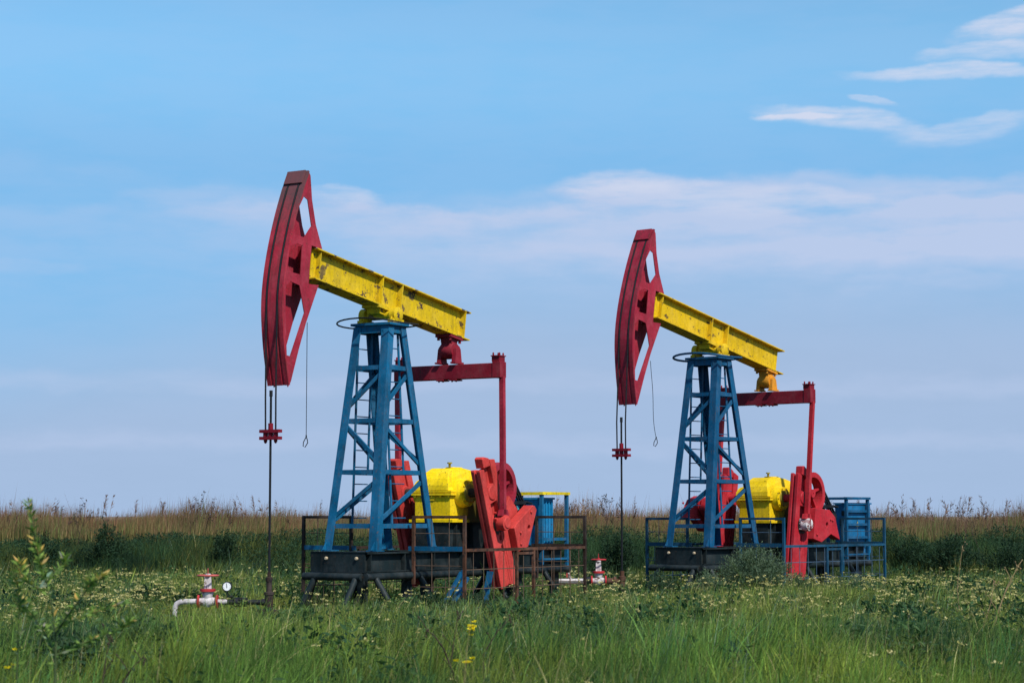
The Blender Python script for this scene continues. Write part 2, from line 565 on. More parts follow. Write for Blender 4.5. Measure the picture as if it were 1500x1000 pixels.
    hm.prism([arc[i] for i in range(len(arc))] + [(q[0] + .03, q[1]) for q in reversed(arc)], -.03, .03)
    head = hm.build('horse_head', hd, root)
    for wm_ in web_list:
        wm_.build('cross_plate', M['red_eq'], head)
    for sv in (-1, 1):
        m = MB()
        if sv > 0:
            m.plate(pl, hl, head_w - .016, head_w)
        else:
            m.prism(pl, -head_w, -head_w + .016)
        m.build('side_plate', hd, head)
    m = MB()
    arc = T(ARC)
    n = len(arc)
    # normals of the arc
    nor = []
    for i in range(n):
        p, q = Vector(arc[max(i - 1, 0)]), Vector(arc[min(i + 1, n - 1)])
        d = (q - p).normalized()
        nor.append(Vector((d.y, -d.x)))
    def strip(mb, v0, v1, o0, o1, i0=0, i1=None):
        ids = range(i0, n if i1 is None else i1)
        outer = [(arc[i][0] + nor[i].x * o1, arc[i][1] + nor[i].y * o1) for i in ids]
        inner = [(arc[i][0] + nor[i].x * o0, arc[i][1] + nor[i].y * o0) for i in ids]
        for j in range(len(outer) - 1):
            mb.prism([outer[j], outer[j + 1], inner[j + 1], inner[j]], v0, v1)
    sgn = 1 if nor[n // 2].x < 0 else -1
    if sgn < 0:
        nor = [-q for q in nor]
    strip(m, -.245, .245, -.02, 0)
    face = m.build('arc_face', M[cfg['face']], head)
    m = MB()                                                             # raised middle rail and edge rails that keep the ropes in track
    strip(m, -.095, .095, .001, .018)
    strip(m, -.245, -.15, .001, .018)
    strip(m, .15, .243, .001, .018)
    m.build('rope_track', M[cfg['face']], face)
    m = MB()
    top = [(arc[i][0] + nor[i].x * .022, arc[i][1] + nor[i].y * .022) for i in range(2)] 
    t0 = Vector(top[0]); t1 = Vector(arc[2]) + nor[2] * .022
    q0 = t0 + (t1 - t0) * .02; q1 = t0 + (t1 - t0) * .72
    m.prism([tuple(q0), tuple(q1), tuple(q1 + nor[1] * .03), tuple(q0 + nor[1] * .03)], -.215, .20)
    m.build('rope_clamp', M[cfg['face']], head)
    # ---- equalizer and its bearing
    er = M['red_eq']
    eb = cfg['eq']                                                       # (u, bottom w, top w)
    ue, e0, e1 = eb
    m = MB()
    m.box((ue - .10, -1.1, e0), (ue + .10, 1.1, e1 - .02))
    m.box((ue - .112, -1.30, e0 - .004), (ue + .112, -1.0995, e1 + .002))
    m.box((ue - .112, 1.0995, e0 - .004), (ue + .112, 1.30, e1 + .002))
    for vv in (-.16, .16):
        m.box((ue - .12, vv - .09, e0 - .03), (ue + .12, vv + .09, e0 - .002))
        for dv in (-.05, .05):
            m.lathe((ue - .06, vv + dv, e0 - .055), (0, 0, 1), [(0, .02), (.03, .02)], 6)
    eq = m.build('equalizer', er, root)
    soften(eq, .010)
    for sv in (-1, 1):
        m = MB()
        a0, a1 = sorted((sv * 1.09, sv * 1.27))
        m.box((ue - .105, a0, e1 + .002), (ue + .105, a1, e1 + .11))
        m.box((ue - .13, a0 - .01, e1 + .11), (ue + .13, a1 + .015, e1 + .13))
        for du, dv in ((-.1, .2), (.0, .5), (.1, .8), (-.05, .85)):
            m.lathe((ue + du, a0 + (a1 - a0) * dv, e1 + .13), (0, 0, 1), [(0, .02), (.045, .02), (.06, .008)], 6)
        m.build('end_clamp', er, eq)
    be = M[cfg['bearing']]
    (ub, wb_) = rot_about((ue - PIV[0] + PIV[0], lo + PIV[1]), PIV, ta)
    bc = (ue, (e1 + wb_) / 2 + .0)
    m = MB()
    m.lathe((bc[0], -.15, bc[1] - .01), (0, 1, 0), [(0, .08), (.0, .15), (.05, .175), (.25, .175), (.30, .15), (.30, .08)], 22)
    for sv in (-1, 1):
        m.lathe((bc[0], sv * .18 - .035, bc[1]), (0, 1, 0), [(0, .085), (.07, .085)], 14)
        m.prism([(bc[0] - .13, e1), (bc[0] + .13, e1), (bc[0] + .08, bc[1] + .02), (bc[0] - .08, bc[1] + .02)], sv * .18 - .045, sv * .18 + .045)
        m.box((bc[0] - .16, sv * .19 - .06, e1 + .001), (bc[0] + .16, sv * .19 + .06, e1 + .035))
    m.prism(T([(ue - .22, lo - .002 + PIV[1]), (ue + .24, lo - .002 + PIV[1]), (ue + .24, lo - .06 + PIV[1]), (ue - .22, lo - .06 + PIV[1])]), -.19, .19)
    m.prism(T([(ue - .12, lo - .06 + PIV[1]), (ue + .14, lo - .06 + PIV[1]), (ue + .10, lo - .2 + PIV[1]), (ue - .06, lo - .2 + PIV[1])]), -.13, .13)
    for du in (-.17, .19):
        for dv in (-.14, .14):
            q = rot_about((ue + du, lo - .06 + PIV[1]), PIV, ta)
            m.lathe((q[0], dv, q[1] - .06), (0, 0, 1), [(0, .03), (.06, .03)], 8)
    m.build('equalizer_bearing', be, root, True)
    # ---- cranks
    hub = cfg['hub']
    ca = cfg['crank_angle']
    def C(px, py):
        return (hub[0] + px * math.cos(ca) - py * math.sin(ca), hub[1] + px * math.sin(ca) + py * math.cos(ca))
    pin = C(0.0, -.63)
    for sv in (-1, 1):
        def S(lo_, hi_):
            return (lo_, hi_) if sv > 0 else (-hi_, -lo_)
        m = MB()
        fr = [C(-.30, .52), C(-.29, .56), C(-.13, .52), C(-.13, -1.93), C(-.30, -1.93)]
        m.prism(fr, *S(.93, 1.015))
        m.prism(fr, *S(1.06, 1.15))
        m.prism([C(-.27, .48), C(-.13, .48), C(-.13, -1.9), C(-.27, -1.9)], *S(1.016, 1.059))
        m.prism([C(-.129, .50), C(.119, .50), C(.119, -1.98), C(-.129, -1.93)], *S(.97, 1.05))      # recessed web
        m.prism([C(.12, .66), C(.31, .60), C(.31, -2.06), C(.12, -1.99)], *S(.93, 1.149))           # rear flange
        m.prism([C(-.12, .74), C(-.05, .76), C(.119, .68), C(.119, .52), C(-.12, .54)], *S(.95, 1.14))  # crank nose
        m.prism([C(-.129, .16), C(.119, .16), C(.119, -.20), C(-.129, -.20)], *S(1.051, 1.145))
        m.prism([C(-.129, -.48), C(-.02, -.46), C(-.02, -1.95), C(-.129, -1.93)], *S(1.051, 1.144))
        m.prism([C(.055, -.44), C(.119, -.42), C(.119, -1.98), C(.055, -1.96)], *S(1.051, 1.144))
        m.prism([C(-.0195, -.8), C(.0545, -.78), C(.0545, -.9), C(-.0195, -.93)], *S(1.051, 1.13))
        m.prism([C(-.0195, -1.02), C(.0545, -1.0), C(.0545, -1.1), C(-.0195, -1.13)], *S(1.051, 1.13))
        m.prism([C(-.0195, -1.25), C(.0545, -1.25), C(.0545, -1.95), C(-.0195, -1.93)], *S(1.051, 1.138))
        h0 = Vector((hub[0], sv * .92, hub[1]))
        m.lathe(h0, (0, sv, 0), [(0, .15), (.24, .15), (.25, .13)], 22)
        crank = m.build('crank', rd, root)
        soften(crank, .014)
        m = MB()
        m.lathe((hub[0], sv * .43, hub[1]), (0, sv, 0), [(0, .09), (.49, .09)], 16)
        m.build('crank_shaft', M['rust_dark'] if k == 'L' else rd, crank, True)
        m = MB()                                                         # wrist pin bearing
        m.prism([C(-.13, -.50), C(.13, -.50), C(.14, -.76), C(-.12, -.76)], *S(1.155, 1.22))
        m.lathe((pin[0], sv * 1.2, pin[1]), (0, sv, 0), [(0, .15), (.07, .16), (.16, .15), (.17, .11), (.185, .10)], 22)
        wp = m.build('wrist_pin', M[cfg['pin']], crank, True)
        m = MB()                                                         # grease collar squeezed out behind the bearing
        m.prism([C(-.17 + .02 * math.sin(3 * t), -.63 + .0) if False else C(.19 * math.cos(t * math.pi / 8), -.65 + (.17 + .03 * (t % 3)) * math.sin(t * math.pi / 8)) for t in range(16)], *S(1.1505, 1.1545))
        m.build('grease_collar', M['oil'], crank)
        if sv > 0 or cfg['cw_front']:
            sg = 1 if sv > 0 else -1
            ow = cfg['cw'] if sv > 0 else [(-q[0] - .05, q[1] + .05) for q in cfg['cw']]
            iw = cfg['cw_in'] if sv > 0 else [(-q[0] - .05, q[1] + .05) for q in cfg['cw_in']]
            hx = cfg['cw_hole'] if sv > 0 else (-cfg['cw_hole'][0] - .05, cfg['cw_hole'][1] + .05)
            m = MB()
            hole = [C(hx[0] + .055 * math.cos(t * math.pi / 6), hx[1] + .055 * math.sin(t * math.pi / 6)) for t in range(12)]
            m.plate([C(*q) for q in ow], [hole], *S(1.07, 1.30))
            m.prism([C(*q) for q in iw], *S(.86, 1.02))
            m.prism([C(hx[0] + .08 * math.cos(t * math.pi / 4), hx[1] + .08 * math.sin(t * math.pi / 4)) for t in range(8)], *S(1.021, 1.069))
            for bx, by in ((ow[2][0] - .12, ow[2][1] - .10), (ow[1][0] + .06, ow[1][1] - .22), (ow[-1][0] + .12, ow[-1][1] + .12)):
                q_ = C(bx, by)
                m.lathe((q_[0], sg * 1.301, q_[1]), (0, sg, 0), [(0, .032), (.025, .032), (.03, .02)], 6)
            soften(m.build('counterweight', rd, crank), .02)
        # ---- pitman
        m = MB()
        ptop = (ue, sv * 1.275, e0 + .02)
        pbot = (pin[0], sv * 1.275, pin[1])
        d = (Vector(pbot) - Vector(ptop)).normalized()
        m.bar(Vector(ptop), Vector(pbot) - d * .16, .09, .10, (0, 1, 0))
        m.prism([(pin[0] - .14, pin[1] + .14), (pin[0] + .14, pin[1] + .14), (pin[0] + .09, pin[1] + .26), (pin[0] - .09, pin[1] + .26)], *S(1.225, 1.325))
        m.build('pitman_arm', M['red_head'] if k == 'L' else rd, root)
    # ---- gearbox
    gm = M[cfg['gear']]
    hu, hw = hub
    GV = .42
    m = MB()
    m.box((1.76, -GV, 1.72), (3.45, GV, 2.2))
    m.box((1.71, -GV - .06, 2.2), (3.52, GV + .06, 2.235))
    m.box((1.715, -GV - .055, 2.26), (3.51, GV + .055, 2.29))
    m.box((1.73, -GV - .04, 2.235), (3.48, GV + .04, 2.26))
    m.box((1.69, -GV - .1, 1.665), (3.5, GV + .1, 1.72))
    for i in range(5):
        for du in (1.735,):
            m.lathe((du, -.4 + i * .2, 2.165), (0, 0, 1), [(0, .018), (.035, .018)], 6)
    m.box((1.74, -.05, 2.1), (1.759, .05, 2.2))
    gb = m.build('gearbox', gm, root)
    # cover: hipped hump
    m = MB()
    prof = [(1.72, 2.29), (1.735, 2.40), (1.80, 2.53), (1.92, 2.66), (2.08, 2.745), (2.5, 2.755), (2.75, 2.72), (3.1, 2.62), (3.36, 2.50), (3.44, 2.29)]
    n1 = len(prof)
    inset = []
    for (u, w) in prof:
        t = max(0, min(1, (w - 2.42) / .33))
        inset.append(t)
    pts = []
    for vside in (-1, 1):
        for (u, w), t in zip(prof, inset):
            pts.append((u, vside * (GV - .02 - .16 * t), w))
    fs = [(i, i + 1, n1 + i + 1, n1 + i) for i in range(n1 - 1)] + [tuple(range(n1)), tuple(range(2 * n1 - 1, n1 - 1, -1)), (0, n1, 2 * n1 - 1, n1 - 1)]
    m._add(pts, fs)
    m.box((1.86, -.06, 2.56), (1.93, .06, 2.60))
    m.box((1.90, .20, 2.60), (1.94, .24, 2.68))
    m.box((2.35, -.1, 2.745), (2.7, .1, 2.775))
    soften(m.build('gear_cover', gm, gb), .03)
    m = MB()
    m.lathe((2.30, .05, 2.74), (0, 0, 1), [(0, .025), (.10, .025), (.10, .05), (.13, .05)], 10)
    m.build('breather', M['yel_dirty'], gb)
    for sv in (-1, 1):
        m = MB()
        m.lathe((hu, sv * (GV - .03), hw), (0, sv, 0), [(0, .30), (.10, .30), (.15, .27), (.20, .27), (.21, .20)], 24)
        for i in range(10):
            t = i * math.pi / 5
            m.lathe((hu + .235 * math.cos(t), sv * (GV + .165), hw + .235 * math.sin(t)), (0, sv, 0), [(0, .02), (.03, .02)], 6)
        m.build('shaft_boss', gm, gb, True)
        m = MB()
        m.lathe((hu, sv * (GV + .175), hw), (0, sv, 0), [(0, .19), (.03, .18), (.035, .1)], 20)
        m.build('shaft_seal', M['yel_dirty'], gb, True)
        m = MB()
        m.box((hu - .2, sv * GV, 2.05), (hu - .12, sv * (GV + .1), 2.13))
        m.box((hu - .22, sv * GV, 2.13), (hu - .10, sv * (GV + .12), 2.15))
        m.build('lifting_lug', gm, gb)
    # pedestal
    m = MB()
    m.box((1.72, -.40, 1.10), (3.5, .40, 1.664))
    m.box((1.68, -.44, 1.105), (1.719, .44, 1.16))
    for u in (1.9, 2.5, 3.1):
        m.box((u, .401, 1.12), (u + .03, .48, 1.63))
        m.box((u, -.48, 1.12), (u + .03, -.401, 1.63))
    m.build('gearbox_pedestal', M['skid'], root)
    # ---- pulley and belts
    pc = (3.12, 2.37)
    m = MB()
    n_ = 36
    for (r0, r1, a0, a1) in ((.39, .51, .58, .82), (.02, .10, .56, .80)):
        pts, fs = [], []
        for i in range(n_):
            t = i * 2 * math.pi / n_
            for rr, vv in ((r0, a0), (r1, a0), (r1, a1), (r0, a1)):
                pts.append((pc[0] + rr * math.cos(t), vv, pc[1] + rr * math.sin(t)))
        for i in range(n_):
            j = (i + 1) % n_
            for q in range(4):
                fs.append((i * 4 + q, j * 4 + q, j * 4 + (q + 1) % 4, i * 4 + (q + 1) % 4))
        m._add(pts, fs)
    for i in range(5):
        t = i * 2 * math.pi / 5 + .3
        m.bar((pc[0] + .09 * math.cos(t), .69, pc[1] + .09 * math.sin(t)), (pc[0] + .43 * math.cos(t), .69, pc[1] + .43 * math.sin(t)), .05, .10, (0, 1, 0))
    m.build('belt_pulley', M['red_crank_b'] if k == 'R' else M['red_head'], root)
    m = MB()
    mc = (4.10, 1.80)
    for vv in (.63, .69, .75):
        for sgn2 in (1, -1):
            dd = Vector((mc[0] - pc[0], mc[1] - pc[1])).normalized()
            nn = Vector((-dd.y, dd.x)) * sgn2
            p0 = (pc[0] + nn.x * .50, vv, pc[1] + nn.y * .50)
            p1 = (mc[0] + nn.x * .13, vv, mc[1] + nn.y * .13)
            m.bar(p0, p1, .035, .03, (0, 1, 0))
    m.build('drive_belt', M['black'], root)
    m = MB()
    m.lathe((mc[0], -.1, mc[1]), (0, 1, 0), [(0, .12), (.02, .24), (.55, .24), (.6, .2), (.62, .05), (.82, .05)], 20)
    for i in range(14):
        t = i * math.pi / 7
        m.bar((mc[0] + .235 * math.cos(t), -.06, mc[1] + .235 * math.sin(t)), (mc[0] + .235 * math.cos(t), .44, mc[1] + .235 * math.sin(t)), .02, .04, (math.cos(t), 0, math.sin(t)))
    m.box((mc[0] - .12, .1, mc[1] + .22), (mc[0] + .12, .35, mc[1] + .38))
    mo = m.build('motor', M['teal'] if k == 'L' else M['black'], root, True)
    m = MB()
    m.lathe((mc[0], .60, mc[1]), (0, 1, 0), [(0, .13), (.18, .13)], 16)
    m.build('motor_pulley', M['black'], mo)
    m = MB()                                                             # small folded belt guard over the motor pulley
    m.prism([(3.78, 2.03), (3.90, 2.10), (4.12, 2.06), (4.12, 2.03), (3.90, 2.07), (3.81, 2.01)], .5, .9)
    m.prism([(3.80, 2.00), (3.90, 2.069), (4.12, 2.029), (4.12, 1.80)], .5, .512)
    m.build('belt_guard', M['black'], root)
    m = MB()
    m.box((3.86, .05, 1.18), (4.34, .40, 1.559))
    m.build('motor_stand', M['skid'], root)
    m = MB()
    m.box((3.6, -.5, 1.10), (4.9, .5, 1.18))
    for u in (3.7, 4.7):
        for v in (-.42, .42):
            m.box((u, v - .04, 1.02), (u + .08, v + .04, 1.12))
    m.build('motor_base', M['skid'], root)
    # ---- skid of two I-beams
    sk = M['skid']
    for sv in (-1, 1):
        m = MB()
        a0, a1 = sorted((sv * .44, sv * .645))
        m.box((-1.32, a0, 1.085), (5.9, a1, 1.110))
        m.box((-1.32, a0, .745), (5.9, a1, .770))
        m.box((-1.31, sv * .53 - .012, .77), (5.89, sv * .53 + .012, 1.085))
        for u in (-1.2, -.1, .9, 1.9, 3.0, 4.2, 5.4):
            b0, b1 = sorted((sv * .543, sv * .635))
            m.box((u, b0, .771), (u + .02, b1, 1.084))
        m.box((-1.25, sv * .6 - .009, .772), (.02, sv * .6 + .009, 1.083)) if False else None
        m.build('skid_beam', sk, root)
    for bx_ in (((-1.345, -.66, .74), (-1.321, .60, 1.115)), ((-1.36, -.655, 1.116), (-1.1, .655, 1.127)), ((4.9, -.62, 1.111), (5.95, .62, 1.125))) + tuple(
            ((u, -.438, .80), (u + .1, .438, 1.06)) for u in (-.3, 1.5, 3.4, 5.6)):
        m = MB()
        m.box(*bx_)
        m.build('skid_cross_beam', sk, root)
    m = MB()
    for vv in (-.28, .42):
        m = MB()
        m.lathe((-1.346, vv, 1.0), (-1, 0, 0), [(0, .032), (.03, .032), (.04, .02)], 12)
        m.build('bolt_head', M['cream'], root)
    for sv in (-1, 1):
        m = MB()
        m.tube([(-1.45, sv * .69, .665), (5.95, sv * .69, .665)], .072, 14)
        m.build('skid_pipe', sk, root, True)
    m = MB()
    m.tube([(-1.47, -.72, .665), (-1.47, .62, .665)], .072, 14)
    m.build('skid_pipe', sk, root, True)
    m = MB()
    m.tube([(5.6, -.75, .665), (5.6, .75, .665)], .065, 12)
    m.build('skid_pipe', sk, root, True)
    legs = [((-1.15, .69), (-1.1, 1.22)), ((.30, .69), (.45, 1.12)), ((2.9, .69), (2.95, 1.18)), ((4.9, .69), (4.95, 1.2)),
            ((-1.15, -.69), (-1.15, -1.0)), ((.3, -.69), (.45, -1.12)), ((2.9, -.69), (2.95, -1.18)), ((4.9, -.69), (4.95, -1.2)),
            ((-1.47, -.45), (-1.70, -.72)), ((-1.47, .50), (-1.95, .45))]
    for (p, q) in legs:
        m = MB()
        m.tube([(p[0], p[1], .66), (q[0], q[1], -.12)], .058, 12)
        m.build('support_leg', sk, root, True)
    for u, v in ((.05, .52), (.05, -.52), (2.2, -.52), (4.05, .52), (5.5, .55), (5.5, -.55)):
        m = MB()
        m.box((u, v - .075, -.1), (u + .15, v + .075, .744))
        m.build('support_post', sk, root)
    # ---- tail portal frame
    fm = M['blue'] if k == 'L' else M['blue_b']
    tm = M['roof_yellow'] if k == 'L' else fm
    m = MB()
    for u, v in ((4.98, .60), (6.02, .60), (4.98, -.55), (6.02, -.55)):
        m.box((u - .035, v - .035, .73), (u + .035, v + .035, 2.24))
    for w in (1.30, 1.62, 1.95):
        if k == 'R' or w < 1.6:
            m.bar((5.02, .60, w), (5.98, .60, w), .03, .06)
    m.box((4.94, -.62, .86), (6.06, .64, .90))
    pf = m.build('portal_frame', fm, root)
    m = MB()
    m.box((4.93, .56, 2.241), (6.08, .66, 2.30))
    m.box((4.93, -.60, 2.241), (6.08, -.50, 2.30))
    m.box((4.93, -.499, 2.242), (5.0, .559, 2.296))
    m.box((6.0, -.499, 2.242), (6.07, .559, 2.296))
    m.build('top_rail', tm, pf)
    # sheet strips under the tail
    return root

cfgL = dict(label='larger nearer pumpjack with heavily chipped yellow beam and red rear bearing, inside rusty brown railings',
            blue='blue', crank='red_crank', face='head_face', beam='yel_beam', bearing='red_eq', gear='yel_gear', pin='red_crank',
            tilt=0.0, eq=(2.35, 4.545, 4.86), hub=(2.18, 2.25), crank_angle=R(19.3), cw_front=False,
            cw=[(.33, -.86), (.45, -.80), (1.15, -.66), (1.22, -.70), (1.26, -.80), (.70, -1.39), (.33, -1.36)],
            cw_in=[(.32, -.72), (.78, -.33), (1.0, -.7), (.6, -1.2), (.32, -1.2)], cw_hole=(.86, -1.04))
cfgR = dict(label='smaller farther pumpjack with mostly clean yellow beam and yellow rear bearing, inside blue railings',
            blue='blue_b', crank='red_crank_b', face='head_face_b', beam='yel_beam_b', bearing='orange', gear='yel_gear_b', pin='white_cap',
            tilt=0.0, eq=(2.35, 4.50, 4.82), hub=(2.12, 2.25), crank_angle=R(-8.4), cw_front=True,
            cw=[(.32, -.19), (.95, -.14), (1.22, -.27), (1.50, -.78), (1.08, -.70), (.68, -.95), (.32, -.92)],
            cw_in=[(.32, -.2), (.8, -.12), (1.0, -.2), (1.1, -.5), (.6, -.9), (.32, -.9)], cw_hole=(.87, -.50))
# the traced head and beam outlines belong to the left unit at 8.4 degrees of tilt
TILT_L, TILT_R = R(-8.4), R(-10.9)
PLATE_OUT = [p if i <= 9 else (p[0] + .05, p[1]) for i, p in enumerate(PLATE_OUT)]
HOLES = [[(p[0] + (.05 if p[0] > sum(q[0] for q in h) / len(h) else -.015), p[1]) for p in h] for h in HOLES]
def spline(pts, k=3):
    out = []
    for i in range(len(pts) - 1):
        p0, p1, p2, p3 = pts[max(i - 1, 0)], pts[i], pts[i + 1], pts[min(i + 2, len(pts) - 1)]
        for j in range(k):
            t = j / k
            out.append(tuple(.5 * ((2 * b) + (c - a) * t + (2 * a - 5 * b + 4 * c - d) * t * t + (3 * b - a - 3 * c + d) * t ** 3) for a, b, c, d in zip(p0, p1, p2, p3)))
    out.append(pts[-1])
    return out
ARC = ARC[:2] + spline(ARC[2:], 3)
PLATE_OUT = spline(PLATE_OUT[:10], 3) + PLATE_OUT[10:]
PLATE_OUT = [rot_about(p, PIV, -TILT_L) for p in PLATE_OUT]
ARC = [rot_about(p, PIV, -TILT_L) for p in ARC]
HOLES = [[rot_about(p, PIV, -TILT_L) for p in h] for h in HOLES]
cfgL['tilt'] = TILT_L
cfgR['tilt'] = TILT_R
pumpjack('L', cfgL)
pumpjack('R', cfgR)

# ------------------------------------------------------------------ crank guard railings
def railing(k, sv, label, fm, wm, dark):
    x, y, a, z = POSE[k]
    root = empty('guard_railing', (x, y, z), a)
    tag(root, label, 'railing', 'guard railings around the pumpjack cranks')
    U0, U1, V, VI, HF, HM = .04, 4.55, 1.9, .74, 1.795, 1.175
    W = .055
    for u, v, h in ((U0, V, HF), (U0, VI, HF), (U1, V, HF), (U1, VI, HF)):
        m = MB()
        b0 = -.1 if v == V else .5
        m.box((u - W / 2, sv * v - W / 2, b0), (u + W / 2, sv * v + W / 2, h))
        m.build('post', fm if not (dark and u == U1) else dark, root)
    for u in (U0, U1):
        m = MB()
        m.box((u - W / 2, min(sv * VI, sv * V) + W / 2, HF - W), (u + W / 2, max(sv * VI, sv * V) - W / 2, HF))
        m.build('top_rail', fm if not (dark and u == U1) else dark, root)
        m = MB()
        m.box((u - .02, min(sv * .60, sv * V) + W / 2, 1.128), (u + .02, max(sv * .60, sv * V) - W / 2, 1.215))
        m.build('toe_board', M['blue'] if (k == 'L' and u == U0) else (dark or fm), root)
    m = MB()
    m.box((U0 + W / 2, sv * V - W / 2, HM - W), (U1 - W / 2, sv * V + W / 2, HM))
    m.build('side_rail', fm, root)
    for u0, u1 in ((1.89, 2.52),):
        m = MB()
        for u in (u0, u1):
            m.box((u - .028, sv * V - .026, -.05), (u + .028, sv * V + .026, HM - W - .003))
        m.box((u0 + .028, sv * V - .026, HM - W - .08), (u1 - .028, sv * V + .026, HM - W - .03))
        m.build('gate_frame', fm, root)
    m = MB()
    r = .008
    u = U0 + .30
    while u < U1 - .1:
        m.tube([(u, sv * V, -.05), (u, sv * V, HM - W)], r, 5)
        u += .36
    for w in (.78, .42, .08):
        m.tube([(U0, sv * (V - .012), w), (U1, sv * (V - .012), w)], r * 1.15, 5)
    for uu in (U0, U1):
        for f in (.36, .7):
            v = sv * (VI + (V - VI) * f)
            m.tube([(uu, v, -.05), (uu, v, HF - W)], r, 5)
        for w in (1.46, .85, .45):
            m.tube([(uu + .01, sv * VI, w), (uu + .01, sv * V, w)], r, 5)
    m.build('wire_mesh', wm, root)
    return root
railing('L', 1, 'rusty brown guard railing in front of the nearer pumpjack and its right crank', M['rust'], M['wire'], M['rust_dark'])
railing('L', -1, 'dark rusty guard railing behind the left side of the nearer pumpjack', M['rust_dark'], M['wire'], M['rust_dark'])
railing('R', 1, 'blue guard railing in front of the farther pumpjack and its right crank', M['rail_blue'], M['wire_b'], None)
railing('R', -1, 'blue guard railing behind the left side of the farther pumpjack', M['rail_blue'], M['wire_b'], None)

# ------------------------------------------------------------------ electric cabinets on the tails
def cabinet(k, label, mat, b):
    x, y, a, z = POSE[k]
    root = empty('electric_cabinet', tuple(P2W(k, (b[0] + b[1]) / 2, (b[2] + b[3]) / 2, b[4])), a)
    tag(root, label, 'cabinet', 'electric cabinets behind the pumpjacks')
    hu, hv, h = (b[1] - b[0]) / 2, (b[3] - b[2]) / 2, b[5] - b[4]
    m = MB()
    m.box((-hu, -hv, 0), (hu, hv, h - .04))
    m.box((-hu - .03, -hv - .03, h - .04), (hu + .03, hv + .03, h))
    m.build('cabinet_body', mat, root)
    for sgn in (-1,):
        m = MB()
        m.box((-hu - .022, -hv + .05, .12), (-hu - .001, hv - .05, h - .10))
        d = m.build('door', mat, root)
        m = MB()
        m.box((-hu - .05, hv - .16, h * .55), (-hu - .023, hv - .10, h * .68))
        m.box((-hu - .03, -hv + .2, h * .74), (-hu - .0225, -hv + .36, h * .84))
        m.build('handle', M['skid'], d)
    m = MB()
    for i in range(4 if k == 'L' else 0):
        u = -hu + .08 + i * (2 * hu - .16) / 3
        m.box((u - .02, hv + .001, .08), (u + .02, hv + .025, h - .08))
    if k == 'L':
        m.build('side_rib', mat, root)
    if k == 'R':
        m = MB()
        c = (-.1, hv + .03, h * .58)
        m.prism([(c[0] - .07, c[2] - .06), (c[0] + .07, c[2] - .06), (c[0], c[2] + .07)], hv + .0255, hv + .032)
        m.build('warning_sign', M['sign_yellow'], root)
        m = MB()
        m.lathe((hu + .02, hv * .5, h - .03), (1, 0, 0), [(0, .02), (.1, .02)], 8)
        m.build('conduit_stub', M['skid'], root)
    return root
cabinet('L', 'bright blue steel cabinet under the yellow rails behind the nearer pumpjack', M['cab'], (5.10, 5.62, -.28, .50, .905, 2.18))
cabinet('R', 'deep blue steel cabinet with triangle warning sign behind the farther pumpjack', M['cab_b'], (5.08, 6.25, .22, .54, .905, 2.16))

# ------------------------------------------------------------------ polished rods and bridles
def rod_string(k, label, tilt, u_r, w_car, w_top, w_bot):
    x, y, a, z = POSE[k]
    root = empty('polished_rod', tuple(P2W(k, u_r, 0, 0)), a)
    tag(root, label, 'polished rod', 'polished rods under the horse heads')
    arc = [rot_about(p, PIV, tilt) for p in ARC]
    i_t = min(range(len(arc)), key=lambda i: arc[i][0])
    for sv in (-1, 1):
        m = MB()
        pts = []
        for i in range(0, i_t + 1):
            p, q = Vector(arc[max(i - 1, 0)]), Vector(arc[min(i + 1, len(arc) - 1)])
            d = (q - p).normalized()
            nn = Vector((d.y, -d.x))
            if nn.x > 0:
                nn = -nn
            pts.append((arc[i][0] + nn.x * .016 - u_r, sv * .122, arc[i][1] + nn.y * .016))
        pts.append((-.01, sv * .118, w_car + .6))
        pts.append((.0, sv * .115, w_car - .12))
        m.tube(pts, .0155, 8)
        m.build('bridle_rope', M['rope'], root, True)
    m = MB()
    for dw in (.0, -.125):
        m.prism([(-.06, w_car + dw - .028), (.06, w_car + dw - .028), (.06, w_car + dw + .028), (-.06, w_car + dw + .028)], -.215, .215)
    for v in (-.115, .0, .115):
        m.lathe((0, v, w_car - .10), (0, 0, 1), [(0, .045), (.08, .045)], 12)
    for v in (-.115, .115):
        m.lathe((0, v, w_car - .22), (0, 0, 1), [(0, .012), (.03, .03), (.07, .035)], 10)
    m.lathe((0, 0, w_car + .03), (0, 0, 1), [(0, .045), (.11, .045)], 12)
    m.build('carrier_bar', M['red_eq'], root)
    m = MB()
    m.tube([(0, 0, w_bot), (0, 0, w_top)], .021, 10)
    m.lathe((0, 0, w_top - .11), (0, 0, 1), [(0, .03), (.11, .03)], 10)
    m.build('rod', M['black'], root, True)
    return root
rod_string('L', 'black polished rod on two wire ropes hanging from the nearer horse head', TILT_L, -3.40, 3.30, 4.03, .45)
rod_string('R', 'black polished rod on two wire ropes hanging from the farther horse head', TILT_R, -3.50, 3.27, 3.98, .35)

def hanging_wire(k, label, p0, p1, wob):
    A, B = P2W(k, *p0), P2W(k, *p1)
    root_loc = B
    m = MB(False)
    pts = []
    for i in range(17):
        t = i / 16
        q = A.lerp(B, t)
        q = q + Vector((wob * (.5 * math.sin(t * 6.0) * t + t * t * .8), 0, 0))
        pts.append(tuple(q - root_loc))
    m.tube(pts, .0065, 5)
    e = Vector(pts[-1])
    m.tube([tuple(e), tuple(e + Vector((-.05, 0, -.10))), tuple(e + Vector((-.055, 0, -.17))), tuple(e + Vector((-.02, 0, -.19))),
            tuple(e + Vector((.028, 0, -.11))), tuple(e + Vector((.02, 0, -.05))), tuple(e)], .009, 5)
    m.lathe(e, (0, 0, 1), [(-.01, .014), (.03, .014)], 6)
    o = m.build('hanging_wire', M['rope'], None, True)
    o.location = root_loc
    tag(o, label, 'wire')
hanging_wire('L', 'thin straight wire with end loop hanging behind the nearer horse head', (-2.66, .23, 5.3), (-2.66, .23, 3.22), 0.0)
